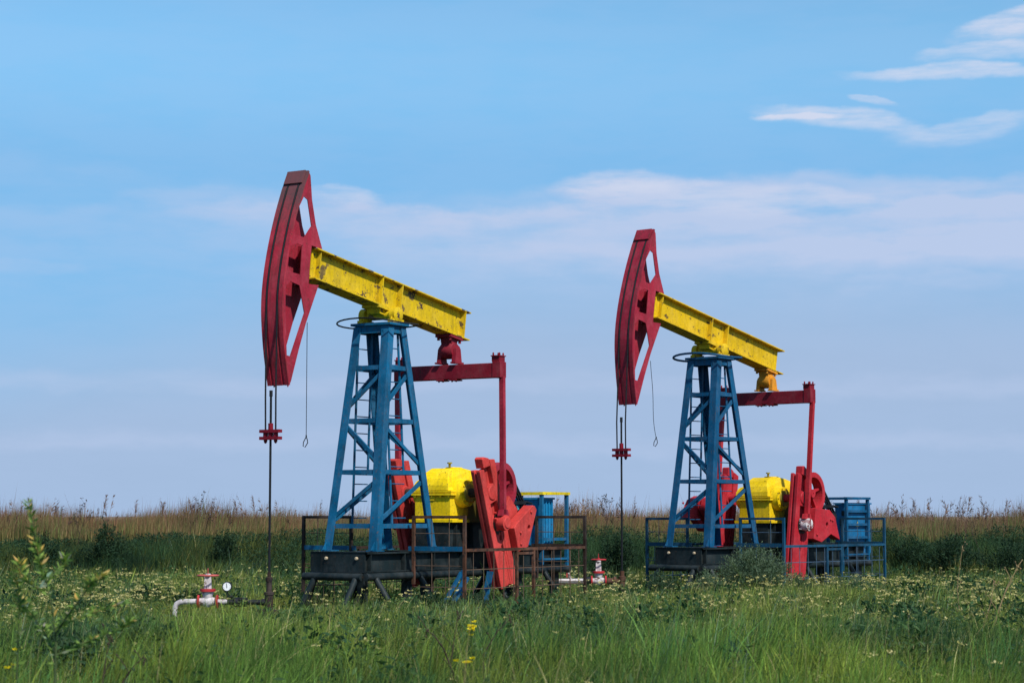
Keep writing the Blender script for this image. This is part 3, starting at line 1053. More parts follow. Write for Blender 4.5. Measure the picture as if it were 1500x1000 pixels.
hanging_wire('R', 'thin wavy wire with end loop hanging behind the farther horse head', (-2.72, .23, 5.25), (-2.60, .23, 3.55), .07)

# ------------------------------------------------------------------ wellheads
def valve(mb_w, mb_r, x, w, s):
    """gate valve on a horizontal pipe along x: white body, red flanges"""
    mb_w.lathe((x, 0, w), (1, 0, 0), [(-.17 * s, .075 * s), (-.10 * s, .085 * s), (-.04 * s, .115 * s), (.04 * s, .115 * s), (.10 * s, .085 * s), (.17 * s, .075 * s)], 18)
    mb_w.lathe((x, 0, w - .11 * s), (0, 0, 1), [(0, .06 * s), (.05 * s, .10 * s), (.22 * s, .095 * s), (.27 * s, .12 * s), (.31 * s, .12 * s)], 18)
    for q in (-.20, .17):
        mb_r.lathe((x + q * s, 0, w), (1, 0, 0), [(0, .135 * s), (.04 * s, .135 * s)], 20)
    mb_r.lathe((x, 0, w + .20 * s), (0, 0, 1), [(0, .16 * s), (.055 * s, .16 * s)], 20)
    for sy in (-1, 1):
        mb_w.bar((x + sy * .052 * s, 0, w + .255 * s), (x + sy * .04 * s, 0, w + .52 * s), .05 * s, .045 * s, (0, 1, 0))
    mb_w.lathe((x, 0, w + .50 * s), (0, 0, 1), [(0, .06 * s), (.06 * s, .06 * s)], 12)
    mb_w.lathe((x, 0, w + .256 * s), (0, 0, 1), [(0, .022 * s), (.26 * s, .022 * s)], 8)

def handwheel(mb, x, w, r):
    n = 24
    mb.tube([(x + r * math.cos(i * 2 * math.pi / n), r * math.sin(i * 2 * math.pi / n), w) for i in range(n)] + [(x + r, 0, w)], .016, 7, cap=False)
    for i in range(4):
        t = i * math.pi / 2 + .4
        mb.tube([(x, 0, w + .01), (x + r * math.cos(t), r * math.sin(t), w)], .011, 6)
    mb.lathe((x, 0, w - .02), (0, 0, 1), [(0, .03), (.06, .03)], 10)
    mb.lathe((x, 0, w + .04), (0, 0, 1), [(0, .008), (.09, .008)], 6)

base = P2W('L', -3.40, 0)
wl = empty('wellhead', tuple(base))
tag(wl, 'dark wellhead with red and white gate valve and round pressure gauge beside the nearer pumpjack', 'wellhead', 'wellheads under the polished rods')
m = MB()
m.lathe((0, 0, 0), (0, 0, 1), [(-.1, .11), (.10, .11), (.12, .075), (.38, .07), (.39, .085), (.44, .085), (.45, .05), (.62, .05), (.63, .06), (.70, .06), (.71, .035), (.80, .03)], 18)
m.box((-.19, -.14, -.06), (-.07, .16, .14))
m.box((.04, -.12, -.06), (.17, .16, .13))
m.build('casing_head', M['rust_dark'], wl, True)
m = MB()
m.tube([(-.05, 0, .26), (-.78, 0, .265)], .046, 14)
for q in (-.13, -.47, -.60):
    m.lathe((q, 0, .265), (1, 0, 0), [(0, .085 if q < -.2 else .06), (.06, .085 if q < -.2 else .06)], 18)
for i in range(8):
    t = i * math.pi / 4
    m.tube([(-.63, .07 * math.cos(t), .265 + .07 * math.sin(t)), (-.38, .07 * math.cos(t), .265 + .07 * math.sin(t))], .012, 6)
m.build('flow_pipe', M['black'], wl, True)
mw, mr = MB(), MB()
valve(mw, mr, -1.09, .275, .88)
va = mw.build('valve_body', M['white'], wl, True)
mr.build('flange', M['valve_red'], va, True)
m = MB()
handwheel(m, -1.09, .735, .185)
m.build('handwheel', M['valve_pink'], va, True)
m = MB()
m.tube([(-.74, 0, .268), (-.94, 0, .27)], .047, 14)
m.tube([(-1.26, 0, .275), (-1.50, 0, .275), (-1.58, 0, .265), (-1.635, 0, .235), (-1.665, 0, .18), (-1.67, 0, .0)], .048, 14)
m.build('pipe', M['white'], wl, True)
m = MB()
m.tube([(-.74, 0, .30), (-.74, 0, .46)], .013, 8)
m.lathe((-.70, 0, .36), (1, 0, 0), [(0, .022), (.06, .022)], 8)
m.lathe((-.745, .035, .54), (0, 1, 0), [(-.075, .07), (-.07, .086), (.0, .088), (.008, .083)], 24)
ga = m.build('pressure_gauge', M['black'], wl, True)
m = MB()
m.lathe((-.745, .043, .54), (0, 1, 0), [(0, .072), (.002, .072)], 24)
m.build('dial', M['dial'], ga)
m = MB()
m.bar((-.745, .047, .515), (-.752, .047, .595), .010, .003, (0, 1, 0))
for i in range(9):
    t = R(-40 + i * 32.5)
    m.bar((-.745 + .055 * math.cos(t), .0465, .54 + .055 * math.sin(t)), (-.745 + .066 * math.cos(t), .0465, .54 + .066 * math.sin(t)), .006, .002, (0, 1, 0))
m.build('needle', M['black'], ga)

base = P2W('R', -3.50, 0)
wr = empty('wellhead', tuple(base))
tag(wr, 'rusty wellhead with red and white gate valve and capped white pipe between the pumpjacks', 'wellhead', 'wellheads under the polished rods')
m = MB()
m.lathe((0, 0, 0), (0, 0, 1), [(-.1, .12), (.16, .12), (.17, .07), (.42, .065), (.43, .08), (.52, .08), (.53, .05), (.64, .05)], 16)
m.lathe((-.02, 0, .42), (-1, 0, 0), [(0, .05), (.10, .05), (.11, .10), (.16, .10), (.17, .07), (.30, .07)], 14)
m.build('casing_head', M['rust'], wr, True)
mw, mr = MB(), MB()
valve(mw, mr, -.51, .43, .82)
va = mw.build('valve_body', M['white'], wr, True)
mr.build('flange', M['valve_red'], va, True)
m = MB()
handwheel(m, -.51, .885, .155)
m.build('handwheel', M['valve_red'], va, True)
m = MB()
m.tube([(-.66, 0, .43), (-1.60, 0, .42)], .05, 14)
m.tube([(-1.12, 0, .44), (-1.16, 0, .60)], .03, 10)
pp = m.build('pipe', M['white'], wr, True)
m = MB()
m.lathe((-.78, 0, .43), (1, 0, 0), [(0, .085), (.10, .085)], 16)
m.lathe((-1.20, 0, .60), (0, 0, 1), [(0, .02), (.06, .025), (.07, .05), (.18, .05), (.185, .055), (.205, .055)], 12)
m.build('coupling', M['black'], pp)
m = MB()
m.tube([(-1.20, 0, .50), (-1.20, 0, .62)], .018, 8)
m.build('riser', M['valve_pink'], pp)

# blue trestle lying under the near crank of the nearer unit
x, y, a, z = POSE['L']
tr = empty('trestle', tuple(P2W('L', 1.1, 1.05)), a)
tag(tr, 'blue steel trestle standing in the grass under the nearer pumpjack', 'trestle')
m = MB()
m.bar((-.50, -.1, -.05), (.05, .05, .70), .06, .06)
m.build('leg', M['blue_b'], tr)
m = MB()
m.bar((-.55, .12, -.05), (.06, .16, .60), .12, .05)
m.build('leg', M['blue_b'], tr)
m = MB()
m.bar((.05, .1, -.05), (.05, .1, .75), .07, .07)
m.build('leg', M['blue_b'], tr)
m = MB()
m.bar((.60, .2, -.05), (.85, .2, .70), .12, .05)
m.build('leg', M['blue_b'], tr)
# ------------------------------------------------------------------ ground
def ground_z(x, y):
    """gentle rise of the bank behind the well pad"""
    t = np.clip((np.asarray(y) - 54.5) / 7.0, 0, 1)
    t = t * t * (3 - 2 * t)
    return .92 * t + .05 * np.sin(np.asarray(x) * .55 + 1) * t

def make_ground():
    ys = np.concatenate([np.linspace(-60, 50, 23), np.linspace(53, 62, 19), np.linspace(66, 150, 10), np.geomspace(180, 6000, 14)])
    xs = np.concatenate([-np.geomspace(3000, 60, 10), np.linspace(-45, 45, 31), np.geomspace(60, 3000, 10)])
    X, Y = np.meshgrid(xs, ys)
    Z = ground_z(X, Y)
    vs = np.stack([X, Y, Z], -1).reshape(-1, 3)
    nx = len(xs)
    fs = [(j * nx + i, j * nx + i + 1, (j + 1) * nx + i + 1, (j + 1) * nx + i) for j in range(len(ys) - 1) for i in range(nx - 1)]
    me = bpy.data.meshes.new('ground')
    me.from_pydata(vs.tolist(), [], fs)
    me.polygons.foreach_set('use_smooth', [True] * len(me.polygons))
    mt, nt, N, L, b = new_mat('soil_and_thatch')
    tc = N.new('ShaderNodeTexCoord')
    n1 = noise_node(N, L, tc.outputs['Object'], .35, 6, .65)
    n2 = noise_node(N, L, tc.outputs['Object'], 9, 5, .7)
    r1 = ramp(N, [(.3, (.018, .026, .010, 1)), (.7, (.055, .060, .022, 1))])
    L.new(n1.outputs['Fac'], r1.inputs[0])
    r2 = ramp(N, [(.3, g(.6)), (.7, g(1.25))])
    L.new(n2.outputs['Fac'], r2.inputs[0])
    near = mix(N, L, 1.0, r1.outputs[0], r2.outputs[0], 'MULTIPLY')
    sp = N.new('ShaderNodeSeparateXYZ')
    L.new(tc.outputs['Object'], sp.inputs[0])
    mr_ = N.new('ShaderNodeMapRange')
    mr_.inputs[1].default_value = 60
    mr_.inputs[2].default_value = 66
    L.new(sp.outputs[1], mr_.inputs[0])
    L.new(mix(N, L, mr_.outputs[0], near, (.16, .11, .06)), b.inputs['Base Color'])
    b.inputs['Roughness'].default_value = .95
    me.materials.append(mt)
    o = bpy.data.objects.new('ground', me)
    col.objects.link(o)
    structure(o)
make_ground()

# ------------------------------------------------------------------ vegetation helpers
LEAF = leaf_mat('leaf')
STRAW = leaf_mat('straw', .7, .25)
PETAL = leaf_mat('petal', .6, .4)

def vnoise(x, y, s, seed=0):
    """smooth 2-D value noise, 0..1"""
    r = np.random.default_rng(seed).random((64, 64))
    fx, fy = np.asarray(x) / s, np.asarray(y) / s
    ix, iy = np.floor(fx).astype(int), np.floor(fy).astype(int)
    tx, ty = fx - ix, fy - iy
    tx, ty = tx * tx * (3 - 2 * tx), ty * ty * (3 - 2 * ty)
    q = lambda i, j: r[i % 64, j % 64]
    return (q(ix, iy) * (1 - tx) * (1 - ty) + q(ix + 1, iy) * tx * (1 - ty) + q(ix, iy + 1) * (1 - tx) * ty + q(ix + 1, iy + 1) * tx * ty)

def mesh_np(name, verts, quads, tris, cols, mat, loc=None, parent=None):
    """verts (n,3); quads (q,4); tris (t,3); cols per vertex (n,3)"""
    me = bpy.data.meshes.new(name)
    nv, nq, nt_ = len(verts), len(quads), len(tris)
    me.vertices.add(nv)
    me.vertices.foreach_set('co', np.ascontiguousarray(verts, dtype=np.float32).ravel())
    me.loops.add(nq * 4 + nt_ * 3)
    li = np.concatenate([np.asarray(quads, dtype=np.int32).ravel(), np.asarray(tris, dtype=np.int32).ravel()])
    me.loops.foreach_set('vertex_index', li)
    me.polygons.add(nq + nt_)
    st = np.concatenate([np.arange(nq) * 4, nq * 4 + np.arange(nt_) * 3]).astype(np.int32)
    me.polygons.foreach_set('loop_start', st)
    me.update(calc_edges=True)
    at = me.color_attributes.new('leaf_colour', 'FLOAT_COLOR', 'POINT')
    c4 = np.ones((nv, 4), dtype=np.float32)
    c4[:, :3] = cols
    at.data.foreach_set('color', c4.ravel())
    me.polygons.foreach_set('use_smooth', np.ones(nq + nt_, dtype=bool))
    me.materials.append(mat)
    o = bpy.data.objects.new(name, me)
    col.objects.link(o)
    if loc is not None:
        o.location = loc
    o.parent = parent
    return o

def blades(x, y, z, h, w, lean, ldir, face, c0, c1, r, curl=1.0, segs=3):
    """grass blades: arrays in, (verts, quads, tris, cols) out"""
    n = len(x)
    ts = np.linspace(0, 1, segs + 1)
    V, Cc = [], []
    wx, wy = np.cos(face), np.sin(face)
    for i, t in enumerate(ts):
        off = lean * h * (t ** (1 + curl))
        px = x + np.cos(ldir) * off
        py = y + np.sin(ldir) * off
        pz = z + h * (t - .35 * (lean ** 2) * t ** 2)
        ww = w * (1 - t ** 1.6) * .5 if i < segs else None
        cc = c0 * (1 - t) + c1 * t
        if i < segs:
            V.append(np.stack([px - wx * ww, py - wy * ww, pz], -1))
            V.append(np.stack([px + wx * ww, py + wy * ww, pz], -1))
            Cc += [cc, cc]
        else:
            V.append(np.stack([px, py, pz], -1))
            Cc.append(cc)
    k = 2 * segs + 1
    V = np.stack(V, 1).reshape(-1, 3)
    Cc = np.stack(Cc, 1).reshape(-1, 3)
    b = np.arange(n)[:, None] * k
    Q = np.concatenate([b + np.array([[2 * i, 2 * i + 1, 2 * i + 3, 2 * i + 2]]) for i in range(segs - 1)], 0) if segs > 1 else np.zeros((0, 4), int)
    T = b + np.array([[2 * segs - 2, 2 * segs - 1, 2 * segs]])
    return V, Q, T, Cc

def join(parts):
    V, Q, T, Cc, o = [], [], [], [], 0
    for v, q, t, c in parts:
        V.append(v); Cc.append(c)
        Q.append(np.asarray(q).reshape(-1, 4) + o)
        T.append(np.asarray(t).reshape(-1, 3) + o)
        o += len(v)
    return np.concatenate(V), np.concatenate(Q), np.concatenate(T), np.concatenate(Cc)

def leaves(P, D, length, width, cols, r, fold=.15):
    """pointed leaves at P growing along D: 4-vertex diamonds"""
    n = len(P)
    D = D / np.linalg.norm(D, axis=1, keepdims=True)
    up = r.normal(size=(n, 3))
    S = np.cross(D, up)
    S /= np.linalg.norm(S, axis=1, keepdims=True)
    nn = np.cross(S, D)
    L_, W_ = length[:, None], width[:, None]
    a = P
    b = P + D * L_ * .45 + S * W_ * .5 + nn * W_ * fold
    c = P + D * L_
    d = P + D * L_ * .45 - S * W_ * .5 + nn * W_ * fold
    V = np.stack([a, b, c, d], 1).reshape(-1, 3)
    k = np.arange(n)[:, None] * 4
    Q = np.zeros((0, 4), int)
    T = np.concatenate([k + np.array([[0, 1, 2]]), k + np.array([[0, 2, 3]])], 0)
    return V, Q, T, np.repeat(cols, 4, 0)

def sample(n, y0, y1, r, a=.285, b=2.5):
    """points in the wedge of ground seen from the road"""
    u = r.random(n)
    w0, w1 = a * y0 + b, a * y1 + b
    y = y0 + (y1 - y0) * ((np.sqrt(w0 ** 2 + u * (w1 ** 2 - w0 ** 2)) - w0) / (w1 - w0))
    x = (r.random(n) * 2 - 1) * (a * y + b)
    return x, y

def lerp3(a, b, t):
    return np.asarray(a)[None, :] * (1 - t[:, None]) + np.asarray(b)[None, :] * t[:, None]

# ---- meadow grass
def pad_mask(x, y):
    """1 where the turf is short: around and under the machines"""
    m = np.zeros(len(x))
    for k, rad in (('L', 1.0), ('R', 1.0)):
        px, py, a, z = POSE[k]
        dx, dy = x - px, y - py
        u = dx * math.cos(a) + dy * math.sin(a)
        v = dx * math.sin(a) - dy * math.cos(a)
        inside = (u > -2.2) & (u < 6.5) & (np.abs(v) < 1.5)
        m = np.maximum(m, inside.astype(float))
        inside = (u > -4.3) & (u < -2.2) & (np.abs(v) < .8)
        m = np.maximum(m, inside.astype(float) * .5)
    bx, by = P2W('L', -3.4, 0).x, P2W('L', -3.4, 0).y
    d = ((x - (bx - .75)) / 1.5) ** 2 + ((y - by + 1.6) / 3.0) ** 2
    m = np.maximum(m, np.clip(1.4 - d, 0, 1) * 1.3)
    qx, qy = P2W('L', 1.5, 1.9).x, P2W('L', 1.5, 1.9).y
    d = ((x - qx + .6) / 2.6) ** 2 + ((y - qy + 1.5) / 2.4) ** 2
    m = np.maximum(m, np.clip(1.3 - d, 0, 1) * .4)
    return m

def meadow():
    r = np.random.default_rng(11)
    parts = []
    for y0, y1, n, wd, segs in ((14, 24, 66000, .0085, 4), (24, 33, 84000, .0105, 3), (33, 44, 92000, .013, 3), (44, 58.5, 90000, .018, 2)):
        x, y = sample(n, y0, y1, r)
        # tufts: pull part of the blades together round shared roots
        g1 = .55
        cx, cy = (np.floor(x / g1) + .5) * g1, (np.floor(y / g1) + .5) * g1
        jx = vnoise(cx * 7.3 + 5, cy * 9.1, 1.0, 71) - .5
        jy = vnoise(cx * 5.7, cy * 6.3 + 9, 1.0, 72) - .5
        pull = np.where(r.random(n) < .6, .35 + .45 * r.random(n), 0)
        x = x + (cx + jx * g1 - x) * pull
        y = y + (cy + jy * g1 - y) * pull
        pm = pad_mask(x, y)
        keep = r.random(n) > pm * .35
        x, y, pm, cx, cy, jx = x[keep], y[keep], pm[keep], cx[keep], cy[keep], jx[keep]
        n = len(x)
        big = vnoise(x, y * 1.0, 2.6, 3) * .55 + vnoise(x, y, .9, 4) * .45
        tall = vnoise(x, y * .8, 1.3, 5) * .7 + (jx + .5) * .45
        depth = np.clip((y - 21) / 13, 0, 1)
        h = (.28 + .50 * np.clip(tall, 0, 1.2) ** 1.4) * (1.0 - .50 * depth) * (.5 + .65 * r.random(n))
        h *= np.where(r.random(n) < .06, 1.5, 1.0)
        h *= .48 + .70 * vnoise(x + 31, y * .8, 3.4, 16) + .38 * vnoise(x + 3, y, .75, 18)
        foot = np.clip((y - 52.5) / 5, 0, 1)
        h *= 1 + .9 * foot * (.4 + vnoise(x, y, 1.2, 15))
        h *= np.clip(1 - .58 * pm, .2, 1)
        h = np.maximum(h, .07)
        lean = .12 + .5 * r.random(n) ** 1.5
        lean = np.where(r.random(n) < .16, lean + .55, lean)
        ldir = r.normal(.3, 1.5, n)
        face = r.normal(0, .8, n)
        t = np.clip(big * 1.7 - .35 + r.normal(0, .16, n), 0, 1)
        near_c = lerp3((.010, .036, .014), (.118, .205, .034), t ** 1.2)
        olive = vnoise(x + 9, y, 1.5, 17) > .60
        near_c[olive] = near_c[olive] * np.array([1.45, 1.05, .95])
        mid_c = lerp3((.040, .085, .020), (.190, .220, .045), t)
        cc = near_c * (1 - depth[:, None]) + mid_c * depth[:, None]
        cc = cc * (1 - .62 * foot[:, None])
        straw = r.random(n) < (.035 + .09 * depth * (1 - foot))
        cc[straw] = lerp3((.18, .155, .06), (.36, .31, .15), r.random(straw.sum()))
        blue = (vnoise(x, y, 1.7, 9) * .7 + (jx + .5) * .3) > .66
        cc[blue] = cc[blue] * np.array([.60, .85, 1.30])
        cc *= (.50 + 1.15 * r.random(n) ** 1.35)[:, None]
        lit = r.random(n) < .07
        cc[lit] = cc[lit] * 1.5 + np.array([.03, .04, .012])
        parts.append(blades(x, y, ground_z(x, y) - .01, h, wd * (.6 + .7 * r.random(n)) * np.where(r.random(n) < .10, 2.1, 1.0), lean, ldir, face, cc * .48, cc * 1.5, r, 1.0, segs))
    # seed-bearing culms standing above the turf
    n = 5200
    x, y = sample(n, 16, 52, r)
    keep = (vnoise(x, y, 1.9, 77) > .42) & (pad_mask(x, y) < .3)
    x, y = x[keep], y[keep]
    n = len(x)
    h = (.5 + .4 * r.random(n)) * (1 - .3 * np.clip((y - 20) / 14, 0, 1))
    c = lerp3((.07, .11, .03), (.30, .25, .12), r.random(n))
    parts.append(blades(x, y, ground_z(x, y), h, np.full(n, .006), .1 + .3 * r.random(n), r.normal(.3, 1.2, n), r.normal(0, .6, n), c, c * 1.1, r, 1, 3))
    # broad weeds among the grass
    n = 40000
    x, y = sample(n, 15, 57, r)
    cl = vnoise(x, y, 1.1, 21) * .65 + vnoise(x, y, .4, 22) * .35
    keep = (cl > .54)
    x, y, cl = x[keep], y[keep], cl[keep]
    n = len(x)
    P = np.stack([x, y, ground_z(x, y) + (.06 + (.30 + 1.2 * (cl - .54)) * r.random(n)) * (1 - .3 * np.clip((y - 20) / 14, 0, 1)) * (1 - .4 * pad_mask(x, y))], -1)
    D = np.stack([r.normal(0, 1, n), r.normal(0, 1, n), r.normal(.35, .5, n)], -1)
    t = r.random(n)
    cc = lerp3((.014, .046, .020), (.085, .145, .050), t)
    parts.append(leaves(P, D, .04 + .08 * r.random(n), .018 + .026 * r.random(n), cc, r))
    # knee-high forbs: loose domes of small leaves in many greens
    nc = 1700
    cx, cy = sample(nc, 18.5, 54, r)
    keep = pad_mask(cx, cy) < .25
    cx, cy = cx[keep], cy[keep]
    nc = len(cx)
    hh = (.28 + .42 * r.random(nc)) * (1 - .25 * np.clip((cy - 22) / 14, 0, 1))
    rad = .14 + .24 * r.random(nc)
    kind = r.integers(0, 4, nc)
    k_ = 85
    ci = np.repeat(np.arange(nc), k_)
    m_ = len(ci)
    aa, q = r.random(m_) * 6.283, np.sqrt(r.random(m_))
    zz = hh[ci] * (1 - .5 * q ** 2) * r.random(m_) ** .6
    P = np.stack([cx[ci] + rad[ci] * q * np.cos(aa), cy[ci] + rad[ci] * q * np.sin(aa), ground_z(cx[ci], cy[ci]) + zz], -1)
    D = np.stack([np.cos(aa) + r.normal(0, .6, m_), np.sin(aa) + r.normal(0, .6, m_), r.normal(.7, .5, m_)], -1)
    lo = np.array([[.010, .036, .018], [.030, .070, .022], [.045, .080, .050], [.075, .11, .022]])[kind][ci]
    hi = np.array([[.050, .110, .040], [.115, .190, .045], [.120, .175, .110], [.240, .270, .060]])[kind][ci]
    t = (r.random(m_) * (.35 + .65 * zz / hh[ci]))[:, None]
    ln = np.array([.10, .06, .045, .034])[kind][ci] * (.6 + .8 * r.random(m_))
    parts.append(leaves(P, D, ln, ln * np.array([.45, .35, .25, .5])[kind][ci], lo * (1 - t) + hi * t, r))
    V, Q, T, Cc = join(parts)
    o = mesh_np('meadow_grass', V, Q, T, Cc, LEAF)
    o['kind'] = 'stuff'
    tag(o, 'long green meadow grass covering the foreground and surrounding the pumpjacks', 'grass')
meadow()

# ---- pale umbels in the turf
def umbels():
    r = np.random.default_rng(23)
    parts, stems = [], []
    n = 21000
    x, y = sample(n, 17, 55, r)
    band = np.exp(-((y - 41) / 8.0) ** 2)
    cl = vnoise(x, y, 2.2, 31) * .65 + vnoise(x, y, .8, 32) * .35
    pm = pad_mask(x, y)
    p = np.clip((cl - .43) * 4.2, 0, 1) * (.05 + .95 * band) * (1 - .8 * pm)
    keep = r.random(n) < p
    x, y = x[keep], y[keep]
    n = len(x)
    z = ground_z(x, y) + .20 + .32 * r.random(n)
    rad = .022 + .036 * r.random(n)
    P, Cs, sz = [], [], []
    m_ = 9
    for i in range(m_):
        a = r.random(n) * 6.283
        q = np.sqrt(r.random(n)) * rad
        P.append(np.stack([x + q * np.cos(a), y + q * np.sin(a), z + r.normal(0, .006, n)], -1))
        t = r.random(n)
        Cs.append(lerp3((.36, .33, .10), (.74, .64, .32), t))
        sz.append(.012 + .015 * r.random(n))
    P = np.concatenate(P); Cs = np.concatenate(Cs); sz = np.concatenate(sz)
    D = np.stack([r.normal(0, 1, len(P)), r.normal(0, 1, len(P)), r.normal(.4, .35, len(P))], -1)
    parts.append(leaves(P, D, sz * 1.5, sz * 1.2, Cs, r, .3))
    c = lerp3((.05, .085, .03), (.10, .13, .045), r.random(n))
    parts.append(blades(x, y, ground_z(x, y), z - ground_z(x, y), np.full(n, .008), np.full(n, .03), r.random(n) * 6.28, r.normal(0, .5, n), c, c, r, 1, 2))
    V, Q, T, Cc = join(parts)
    o = mesh_np('meadow_umbels', V, Q, T, Cc, PETAL)
    o['kind'] = 'stuff'
    tag(o, 'scattered pale cream umbel flowers in the grass near the pumpjacks', 'flowers')
umbels()

# ---- dark green tall herbs on the bank
def bank_height(x, y):
    lump = vnoise(x, y * .35, 3.1, 41) * .55 + vnoise(x, y * .6, 1.1, 42) * .45
    return (.28 + 1.05 * np.clip(lump * 1.5 - .22, 0, 1.1)) * (1 - .55 * np.clip((np.asarray(y) - 56.5) / 4.0, 0, 1))

def bank_herbs():
    r = np.random.default_rng(37)
    parts = []
    n = 120000
    y = 55.0 + r.random(n) ** .9 * 9.0
    x = (r.random(n) * 2 - 1) * (.285 * y + 4)
    edge = np.clip((y - 55) / 2.2, .25, 1)
    h = bank_height(x, y) * (.3 + .8 * r.random(n)) * edge
    t = np.clip(vnoise(x, y, .8, 43) * 1.3 - .2 + r.normal(0, .2, n), 0, 1)
    cc = lerp3((.012, .032, .017), (.040, .085, .032), t)
    patch = np.clip((vnoise(x, y * .5, 2.0, 48) * .6 + vnoise(x, y, .6, 49) * .4 - .50) * 5, 0, 1)
    cc = cc * (1 - .75 * patch[:, None]) + np.array([.075, .115, .035]) * (.75 * patch[:, None])
    yel = np.clip((y - 59.0) / 3.5, 0, 1) * r.random(n) ** .7 + patch * (r.random(n) < .25) * .5
    cc = cc * (1 - yel[:, None]) + np.array([.15, .15, .05]) * yel[:, None]
    cc *= (.7 + .6 * r.random(n))[:, None]
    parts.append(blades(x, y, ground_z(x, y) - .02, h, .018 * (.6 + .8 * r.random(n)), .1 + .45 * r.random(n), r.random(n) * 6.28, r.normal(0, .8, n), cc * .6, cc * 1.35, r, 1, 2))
    n2 = 110000
    y = 55.2 + r.random(n2) * 6.0
    x = (r.random(n2) * 2 - 1) * (.285 * y + 4)
    pick = vnoise(x, y * .5, 1.5, 46) * .6 + vnoise(x, y, .5, 47) * .4
    keep = pick > .49
    x, y = x[keep], y[keep]
    n2 = len(x)
    hm = bank_height(x, y) * np.clip((y - 55) / 1.5, .3, 1)
    z = ground_z(x, y) + hm * r.random(n2) ** .7
    P = np.stack([x, y, z], -1)
    D = np.stack([r.normal(0, 1, n2), r.normal(0, 1, n2), r.normal(.7, .5, n2)], -1)
    t = np.clip(vnoise(x, y + z * 3, .5, 44) + r.normal(0, .2, n2), 0, 1)
    cc = lerp3((.010, .030, .018), (.036, .080, .036), t)
    parts.append(leaves(P, D, .05 + .08 * r.random(n2), .016 + .022 * r.random(n2), cc, r))
    V, Q, T, Cc = join(parts)
    o = mesh_np('bank_herbs', V, Q, T, Cc, LEAF)
    o['kind'] = 'stuff'
    tag(o, 'band of dense dark green herbs along the bank behind the pumpjacks', 'undergrowth')
bank_herbs()

# ---- dry reddish field grass beyond
def dry_field():
    r = np.random.default_rng(51)
    parts = []
    for y0, y1, n, wd in ((60.5, 65, 84000, .017), (65, 76, 56000, .022), (76, 100, 44000, .028), (100, 175, 34000, .05)):
        x, y = sample(n, y0, y1, r, .29, 4)
        g1 = .45
        cx, cy = (np.floor(x / g1) + .5) * g1, (np.floor(y / g1) + .5) * g1
        jx = vnoise(cx * 7.3 + 5, cy * 9.1, 1.0, 171) - .5
        pull = np.where(r.random(n) < .55, .6 * r.random(n), 0)
        x = x + (cx + jx * g1 - x) * pull
        lump = vnoise(x, y * .6, 2.4, 53) * .45 + vnoise(x, y, .7, 54) * .3 + (jx + .5) * .25
        h = (.50 + 1.30 * np.clip(lump * 1.6 - .30, 0, 1.1)) * (.45 + .55 * r.random(n) ** .9)
        up = r.random(n) < .05
        h = np.where(up, h + .42 * r.random(n), h)
        h *= 1 - .45 * np.clip((y - 66) / 20, 0, 1)
        edge = np.clip((y - 60.5) / 4, 0, 1)
        h *= .80 + .22 * edge
        t = np.clip(vnoise(x, y, 1.6, 55) + r.normal(0, .25, n), 0, 1)
        base = lerp3((.34, .27, .09), (.17, .18, .06), t)
        tip = lerp3((.27, .14, .085), (.115, .058, .052), t)
        rust = vnoise(x, y * .7, 1.1, 58) > .60
        tip[rust] = tip[rust] * np.array([.85, .62, .70])
        g_ = (r.random(n) < .35 * (1 - edge) + .03)
        base[g_] = (.12, .16, .045)
        tip[g_] = (.16, .19, .06)
        cc = (.45 + .95 * r.random(n) ** 1.2)[:, None]
        parts.append(blades(x, y, ground_z(x, y), h, wd * (.45 + .8 * r.random(n)), .04 + .34 * r.random(n) ** 2, r.normal(.2, 1.4, n), r.normal(0, .7, n), base * cc, tip * cc, r, 1, 2))
    n = 520
    y = 60.8 + 7 * r.random(n) ** 1.3
    x = (r.random(n) * 2 - 1) * (.29 * y + 4)
    keep = vnoise(x, y * .5, 2.3, 61) + .25 * np.clip(x / 14, -.2, 1) > .42
    x, y = x[keep], y[keep]
    n = len(x)
    h = .85 + .62 * r.random(n) ** 1.2
    z = ground_z(x, y)
    lean = .02 + .22 * r.random(n)
    ld = np.where(r.random(n) < .7, 0.2, 2.9) + r.normal(0, .4, n)
    c = lerp3((.20, .115, .07), (.085, .05, .045), r.random(n))
    parts.append(blades(x, y, z, h, np.full(n, .020), lean, ld, r.normal(0, .3, n), c, c, r, 1, 3))
    k_ = 16
    ci = np.repeat(np.arange(n), k_)
    t = .70 + .30 * r.random(n * k_)
    off = lean[ci] * h[ci] * t ** 2
    P = np.stack([x[ci] + np.cos(ld[ci]) * off, y[ci] + np.sin(ld[ci]) * off, z[ci] + h[ci] * (t - .35 * lean[ci] ** 2 * t ** 2)], -1)
    D = np.stack([np.cos(ld[ci]) * .7 + r.normal(0, .45, n * k_), r.normal(0, .4, n * k_), .8 + r.normal(0, .25, n * k_)], -1)
    ln = (.07 + .10 * r.random(n * k_)) * (1.35 - t)* 2
    parts.append(leaves(P, D, ln, ln * .16, c[ci] * (.8 + .5 * r.random(n * k_))[:, None], r))
    V, Q, T, Cc = join(parts)
    o = mesh_np('dry_grass_field', V, Q, T, Cc, STRAW)
    o['kind'] = 'stuff'
    tag(o, 'dry reddish brown grass field stretching to the horizon', 'dry grass')
dry_field()

# ------------------------------------------------------------------ individual plants
TW = plain('brown_twig', (.045, .032, .022), .8)
TWG = plain('green_stem', (.05, .075, .025), .7)
TWR = plain('reddish_dry_stalk', (.15, .085, .055), .8)
TWS = plain('straw_stalk', (.26, .18, .09), .8)

